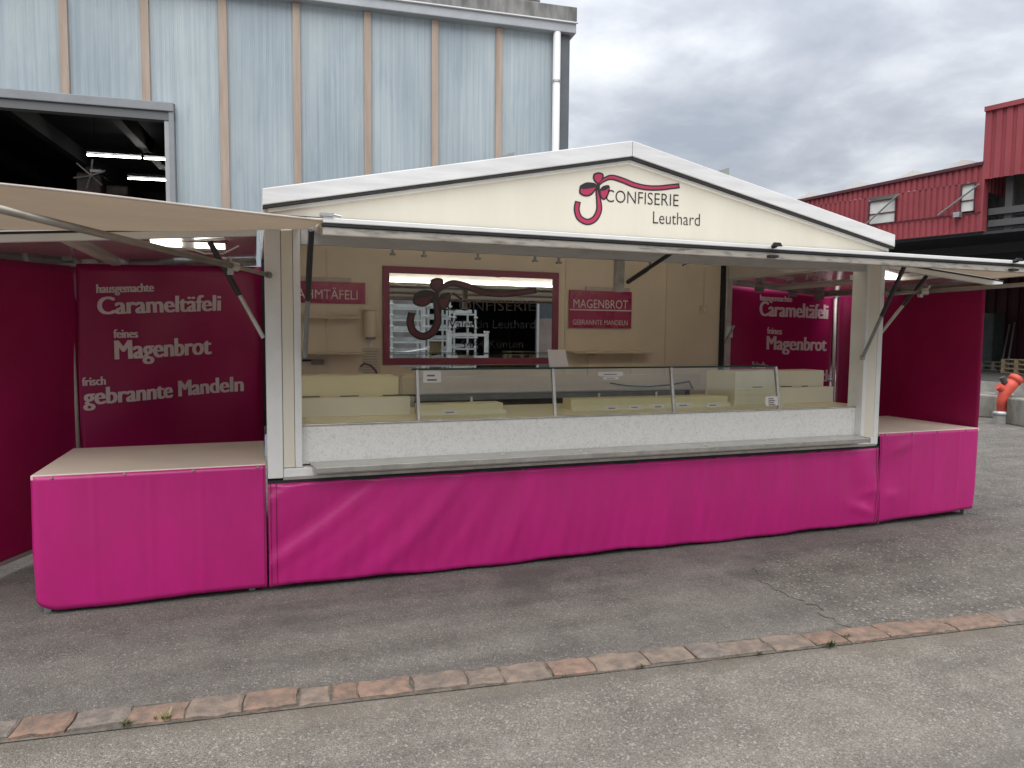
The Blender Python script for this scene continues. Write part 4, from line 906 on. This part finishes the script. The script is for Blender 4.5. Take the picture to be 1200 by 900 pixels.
# ================================================================ RED SHED ON THE RIGHT
ra = math.radians(-16); RD = Vector((math.sin(ra), math.cos(ra), 0)); RN = Vector((math.cos(ra), -math.sin(ra), 0)); R0 = Vector((19.146, 9.874, 0))
def Q(u, d, z): p = R0+RD*u+RN*d; return Vector((p.x, p.y, z))   # u runs away from the camera, d into the building
def qbox(mb, u0, u1, d0, d1, z0, z1):
    return mb.hexa([Q(u0, d0, z0), Q(u1, d0, z0), Q(u1, d1, z0), Q(u0, d1, z0), Q(u0, d0, z1), Q(u1, d0, z1), Q(u1, d1, z1), Q(u0, d1, z1)])
def corr(u0, u1, d, z0, z1, pitch=.25, depth=.045, axis='u', zt=None):
    """trapezoid profiled steel sheet"""
    pr_ = []; u = u0
    while u < u1-1e-6:
        for a, dd in ((0, 0), (.55, 0), (.65, depth), (.9, depth), (1.0, 0)):
            if a < 1: pr_.append((min(u1, u+a*pitch), dd))
        u += pitch
    pr_.append((u1, 0))
    mb = MB(); v = []
    for (s, dd) in pr_:
        f = (s-u0)/(u1-u0); zz = z1 if zt is None else z1+(zt-z1)*f
        v += [Q(s, d+dd, z0), Q(s, d+dd, zz)] if axis == 'u' else [Q(d-dd, s, z0), Q(d-dd, s, zz)]
    return mb.add(v, [(2*i, 2*i+2, 2*i+3, 2*i+1) for i in range(len(pr_)-1)])
RB = thing('red_shed', 'long red corrugated steel shed with raised upper block at the right', 'building')
wins = [(2.50, 3.36, 5.13, 5.86), (.32, .71, 5.17, 5.96)]
# lower band below the windows, upper band, and pieces between the windows
corr(.14, 16, -.03, 4.58, 5.115, pitch=.165, depth=.035).build('cladding', REDM, RB); 
for a, b in ((.14, .32), (.71, 2.50), (3.36, 16)): corr(a, b, 0, 5.118, 5.98, pitch=.165, depth=.035).build('cladding', REDM, RB)
corr(.14, 16, 0, 5.983, 6.41, pitch=.165, depth=.035, zt=6.41-.04*15.9).build('cladding', REDM, RB)
qbox(MB(), .14, 16, -.06, -.032, 5.10, 5.125).build('ledge', REDDARK, RB)
m = MB(); m.hexa([Q(.14, -.07, 6.412), Q(16, -.07, 5.776), Q(16, .2, 5.776), Q(.14, .2, 6.412), Q(.14, -.07, 6.50), Q(16, -.07, 5.864), Q(16, .2, 5.864), Q(.14, .2, 6.50)]); m.build('roof_edge', REDDARK, RB)
for a, b, z0, z1 in wins:
    wf = qbox(MB(), a+.02, b-.02, .03, .05, z0+.02, z1-.02).build('window', WINP, RB)
    fr = MB(); qbox(fr, a, a+.03, -.035, .028, z0, z1); qbox(fr, b-.03, b, -.035, .028, z0, z1); qbox(fr, a+.031, b-.031, -.035, .028, z1-.03, z1); qbox(fr, a+.031, b-.031, .0, .028, z0+.30, z0+.33); fr.build('window_frame', REDDARK, wf)
MB().tube([Q(3.55, -.10, 5.0), Q(2.40, -.10, 5.93)], .028, 8).build('stay_rod', GREYP, RB); MB().tube([Q(1.25, -.10, 5.15), Q(.20, -.10, 5.88)], .028, 8).build('stay_rod', GREYP, RB)
m = MB(); qbox(m, .62, .78, -.25, -.06, 5.02, 5.16); m.build('flood_lamp', STEEL, RB)
# roof lights showing as pale humps above the roof edge
for i, u in enumerate((.9, 2.3, 4.0, 5.7, 7.4)):
    m = MB(); zt = 6.75-.04*u
    m.add([Q(u-.75, .5, zt-.2), Q(u, .5, zt+.06), Q(u+.75, .5, zt-.2), Q(u-.75, 4, zt-.2), Q(u, 4, zt+.06), Q(u+.75, 4, zt-.2)], [(0, 1, 2), (3, 5, 4), (0, 3, 4, 1), (1, 4, 5, 2)]); m.build('roof_light', mat('pale_roof_light', (.82, .80, .74), .5), RB)
# raised block
corr(-16, .14, -.05, 6.0, 7.84).build('upper_cladding', REDM, RB)
qbox(MB(), -16, .17, -.12, .1, 7.842, 7.97).build('upper_roof_edge', REDM, RB); qbox(MB(), .10, .16, -.052, .25, 4.58, 7.84).build('corner_trim', REDM, RB)
corr(.0, 12, .16, 5.70, 7.84, axis='d').build('block_end_cladding', REDM, RB)
qbox(MB(), -16, .14, .11, 12, 7.85, 7.95).build('upper_roof', GREYP, RB)
corr(-16, .10, 1.5, 5.15, 7.8, pitch=.35).build('inner_cladding', GREYCOR, RB); corr(.10, 6, 1.5, 5.0, 5.70, pitch=.35).build('inner_cladding', GREYCOR, RB)
for z in (5.05, 4.72): qbox(MB(), -16, .09, .3, .55, z, z+.18).build('cross_beam', mat('shed_beam', (.10, .10, .10), .6), RB)
qbox(MB(), -.45, -.27, .4, .6, 4.6, 7.7).build('steel_post', mat('shed_beam', (.10, .10, .10), .6), RB)
# canopy soffit, interior, rear wall
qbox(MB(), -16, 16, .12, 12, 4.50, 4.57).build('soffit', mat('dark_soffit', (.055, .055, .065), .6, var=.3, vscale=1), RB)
for d in (2.5, 5, 7.5, 10): qbox(MB(), -16, 16, d, d+.2, 4.2, 4.495).build('soffit_beam', mat('beam_dark', (.07, .07, .078), .6), RB)
qbox(MB(), .2, 16, .3, 12, 5.72, 5.76).build('roof', GREYP, RB)
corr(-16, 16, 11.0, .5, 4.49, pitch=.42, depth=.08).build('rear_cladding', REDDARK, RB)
p = onP((1140, 298), Q(0, 6, 0), RN); u0 = (p-R0).dot(RD); qbox(MB(), u0-.75, u0+.75, 5.9, 6.0, p.z-.28, p.z+.28).build('hanging_panel', GREYP, RB)
for u in (-9, -3.2, 6, 12): qbox(MB(), u-.12, u+.12, 10.5, 10.74, .53, 4.49).build('column', REDDARK, RB)
# loading dock
DK = thing('loading_dock', 'low concrete loading dock in front of the red shed', 'loading dock')
qbox(MB(), -30, 30, -2.0, 12.5, .0, .50).build('dock_body', CONC, DK); qbox(MB(), -30, 30, -1.96, 12.4, .5005, .512).build('dock_surface', mat('dock_asphalt', (.06, .058, .055), .9, var=.3, vscale=2), DK)
# pallets, cabinet, sticks on the dock
def pallet(c, rz, nstack, label, group='pallets stacked on the loading dock', mt=WOOD, name='pallet_stack', parts=True):
    t = thing(name, label, 'pallets', group)
    ca, sa_ = math.cos(rz), math.sin(rz)
    def pt(x, y, z): return Vector((c[0]+x*ca-y*sa_, c[1]+x*sa_+y*ca, c[2]+z))
    def bx(x0, x1, y0, y1, z0, z1): return MB().hexa([pt(x0, y0, z0), pt(x1, y0, z0), pt(x1, y1, z0), pt(x0, y1, z0), pt(x0, y0, z1), pt(x1, y0, z1), pt(x1, y1, z1), pt(x0, y1, z1)])
    for s in range(nstack):
        z = s*.146
        for i in range(5): bx(-.6, .6, -.4+.17*i, -.4+.17*i+.12, z+.122, z+.144).build('plank', mt, t)
        for x in (-.6, -.07, .46): 
            bx(x, x+.14, -.4, .4, z+.10, z+.1215).build('cross_plank', mt, t)
            for y in (-.4, -.05, .30): bx(x, x+.14, y, y+.10, z+.022, z+.0995).build('block', mt, t)
        for y in (-.4, -.05, .30): bx(-.6, .6, y, y+.10, z+.0, z+.0215).build('plank', mt, t)
def dockp(px, d): q = onP(px, Q(0, d, 0), RN); return (q.x, q.y, .512)
PG = mat('grey_pallet_wood', (.26, .23, .18), .8, var=.35, vscale=14)
pallet(dockp((1176, 436), 5.0), 1.3, 2, 'grey weathered pallets low on the dock left of the lighter ones', mt=PG)
pallet(dockp((1204, 440), 3.2), 1.3, 3, 'light brown pallets on the dock at the right picture edge')
t = thing('steel_cabinet', 'grey green tall cabinet against the dark shed wall', 'cabinet')
q = dockp((1159, 426), 10.0); gm = mat('cabinet_green', (.12, .14, .125), .5, var=.3, vscale=3)
MB().box((q[0]-.3, q[1]-.3, .512), (q[0]+.3, q[1]+.3, 2.6)).build('body', gm, t, bev=.02); MB().box((q[0]-.28, q[1]-.32, .6), (q[0]+.28, q[1]-.301, 1.5)).build('door', gm, t); MB().box((q[0]-.28, q[1]-.32, 1.53), (q[0]+.28, q[1]-.301, 2.5)).build('door', gm, t)
for j, (pa, pb) in enumerate((((1174, 421), (1183, 380)), ((1181, 421), (1189, 378)))):
    t = thing('leaning_stick', ('left' if j == 0 else 'right')+' one of two thin pale sticks leaning on the dark red wall', 'stick', 'sticks leaning on the shed wall')
    a, b = onP(pa, Q(0, 9.6, 0), RN), onP(pb, Q(0, 10.9, 0), RN); a.z = .514
    MB().tube([a, b], .03, 6).build('shaft', mat('pale_stick', (.45, .40, .38), .6), t)
    MB().box((a.x-.06, a.y-.06, .513), (a.x+.06, a.y+.06, .62)).build('foot', mat('pale_foot', (.55, .52, .50), .6), t)
# hydrant and concrete blocks
h0 = onZ((1173, 496), 0); hx, hy = h0.x, h0.y
t = thing('hydrant', 'bent red hydrant pipe between two concrete blocks', 'hydrant')
sc_ = 13.4/832      # metres per pixel there
ax = RT.copy(); ax.z = 0; ax.normalize()
def hp(dx_, z, dy_=0): return Vector((hx, hy, 0))+ax*dx_+Vector((0, 0, z))
MB().tube([hp(0, 0), hp(0, .17)], .13, 14).build('base_pipe', CONC, t); MB().tube([hp(0, .17), hp(0, .20), hp(0, .23)], [.15, .15, .12], 14).build('flange', STEEL, t)
MB().tube([hp(0, .23), hp(0, .44), hp(.03, .56), hp(.12, .70), hp(.21, .81)], [.088, .09, .098, .112, .11], 16).build('barrel', HYD, t, smooth=True)
MB().tube([hp(.19, .79), hp(.25, .86), hp(.275, .89)], [.122, .125, .07], 16).build('cap', HYD, t, smooth=True)
MB().tube([hp(.03, .62), hp(-.10, .70)], [.075, .07], 12).build('outlet', HYD, t); MB().tube([hp(.03, .76), hp(-.03, .87)], .055, 10).build('valve', mat('valve_dark', (.06, .05, .05), .5), t)
def cblock(name, label, pxa, pxb, depth, h):
    a, b = onZ(pxa, 0), onZ(pxb, 0); d = (b-a).normalized(); n_ = Vector((-d.y, d.x, 0))*depth
    MBk = MB().hexa([a, b, b+n_, a+n_, a+Vector((0, 0, h)), b+Vector((0, 0, h)), b+n_+Vector((0, 0, h)), a+n_+Vector((0, 0, h))])
    t = thing(name, label, 'concrete block', 'concrete blocks beside the hydrant')
    MBk.build('block', mat('stained_concrete', (.27, .26, .23), .9, col2=(.10, .085, .06), vscale=2.2, stretch=(1.3, 1.3, .5), bump=.4, bscale=18), t, bev=.03)
    c1 = a.lerp(b, .15)+n_*.3; c2 = a.lerp(b, .85)+n_*.3
    for c in (c1, c2): MB().tube([c+Vector((0, 0, h-.01)), c+Vector((0, 0, h+.05))], .03, 8).build('lifting_eye', STEEL, t)
cblock('concrete_block', 'grey concrete block left of the hydrant', (1128, 487), (1166, 490.5), .9, .46)
cblock('concrete_block', 'stained concrete block right of the hydrant at the picture edge', (1178, 497), (1265, 512), 1.0, .50)

# ================================================================ OPPOSITE SIDE OF THE YARD (seen in the mirror)
MY = WY-.010
def mir(px, y):
    """place at depth y that the mirror shows at this pixel"""
    p = onY(px, 2*MY-y); return Vector((p.x, y, p.z))
OB = thing('opposite_hall', 'open hall with dark gateway across the road, shown by the mirror', 'building')
OY = -17.5
xa, xb = mir((500, 380), OY).x, mir((631, 380), OY).x
OW = mat('opposite_wall', (.42, .33, .30), .8, col2=(.30, .24, .22), vscale=1.2, bump=.1)
MB().box((-8, OY-.3, -.012), (xa, OY, 5.2)).build('wall', CONC, OB); MB().box((xb, OY-.3, -.012), (xb+1.6, OY, 2.2)).build('wall', OW, OB)
MB().box((xb+1.6, OY-.3, -.012), (22, OY, 5.2)).build('wall', CONC, OB); MB().box((xb, OY-.3, 2.2), (xb+1.6, OY-.05, 5.2)).build('dark_panel', CORNER, OB)
MB().box((xa, OY-.3, 4.4), (xb, OY, 5.2)).build('lintel', CONC, OB); MB().box((-8, OY-12, 5.2), (22, OY+.3, 5.4)).build('roof', GREYP, OB)
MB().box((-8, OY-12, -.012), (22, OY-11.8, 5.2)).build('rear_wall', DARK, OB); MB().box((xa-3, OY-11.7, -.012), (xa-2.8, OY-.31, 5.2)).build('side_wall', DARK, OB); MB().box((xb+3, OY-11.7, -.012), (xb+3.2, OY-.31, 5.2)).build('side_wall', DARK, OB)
MB().box((xb-.08, OY-.02, -.012), (xb-.003, OY+.08, 4.4)).build('door_jamb', PIPE, OB)
WR = mat('white_rack_tube', (.72, .74, .73), .4, var=.2, vscale=6)
SHEET = mat('galvanised_sheet', (.60, .63, .62), .35, metal=.5, var=.3, vscale=4)
def rack(pxl, pxr, y, top, levels, label):
    t = thing('scaffold_rack', label, 'rack', 'racks of white scaffold parts across the road')
    x0, x1 = mir(pxl, y).x, mir(pxr, y).x
    for x in (x0, x1):
        for yy in (y, y-.9): MB().tube([(x, yy, -.012), (x, yy, top)], .035, 8).build('upright', WR, t)
        z = .5
        while z < top: MB().tube([(x-.06, y+.04, z), (x+.06, y+.04, z)], .03, 6).build('coupler', WR, t); z += .32
    z = .35
    for i in range(levels):
        zz = .35+i*(top-.5)/max(1, levels-1)
        MB().bar((x0, y, zz), (x1, y, zz), .05, .05).build('beam', WR, t)
        for j in range(4):
            MB().bar((x0+.08+.03*random.random(), y-.12-.2*j, zz+.09), (x1-.08-.05*random.random(), y-.12-.2*j, zz+.09+.02*random.random()), .15, .11).build('plank', random.choice([WR, SHEET, SHEET]), t)
rack((459, 400), (497, 400), -12.0, 3.4, 10, 'tall rack of white scaffold planks at the left of the mirror')
rack((502, 400), (527, 400), -13.0, 3.2, 9, 'second tall rack of white scaffold planks beside the bow in the mirror')
rack((532, 400), (557, 400), -13.5, 2.35, 6, 'lower rack of white scaffold planks in the middle of the mirror')
t = thing('barrier_frame', 'white tubular barrier frame in front of the racks in the mirror', 'barrier')
y = -10.0; xs = [mir((x, 400), y).x for x in (527, 570)]
for x in xs: MB().box((x-.05, y-.05, -.012), (x+.05, y+.05, 1.62)).build('post', WR, t, bev=.01); MB().box((x-.065, y-.065, 1.6205), (x+.065, y+.065, 1.66)).build('cap', WR, t)
for z in (.95, 1.55): MB().bar((xs[0]+.05, y, z), (xs[1]-.05, y, z), .06, .07).build('rail', WR, t)
t = thing('sheet_stack', 'stack of bent galvanised sheets low at the left of the mirror', 'sheets')
y = -9.0; x0, x1 = mir((456, 420), y).x, mir((520, 420), y).x
MB().box((x0, y-.5, -.012), (x1, y, .85)).build('trestle', STEEL, t)
for i in range(5):
    MB().grid(12, 2, lambda u, v, i=i: (x0+(x1-x0)*u, y-.5+.5*v, .87+.075*i+.05*math.sin(3.0*u+i)*(1-u)+.02*math.sin(9*u+i*2))).build('sheet', SHEET, t, smooth=True, solid=.004)
pc = mir((608, 410), -19.5); 
pallet((pc.x, -19.5, -.012), 0, 6, 'stack of wooden pallets inside the gateway shown by the mirror', 'pallets across the road')
pallet((pc.x+1.6, -20.5, -.012), 0, 5, 'second stack of pallets deeper in the gateway shown by the mirror', 'pallets across the road', mt=PG)

# ================================================================ origins of the things at their bases
bpy.context.view_layer.update()
def all_verts(o):
    r = [o.matrix_world @ v.co for v in o.data.vertices] if o.type == 'MESH' else []
    for c in o.children: r += all_verts(c)
    return r
for o in list(COL.objects):
    if o.type == 'EMPTY' and o.parent is None and o.children:
        vs_ = all_verts(o); xs = [v.x for v in vs_]; ys = [v.y for v in vs_]; zs = [v.z for v in vs_]
        b = Vector(((min(xs)+max(xs))/2, (min(ys)+max(ys))/2, min(zs)))
        o.location = b
        for c in o.children: c.location = -b
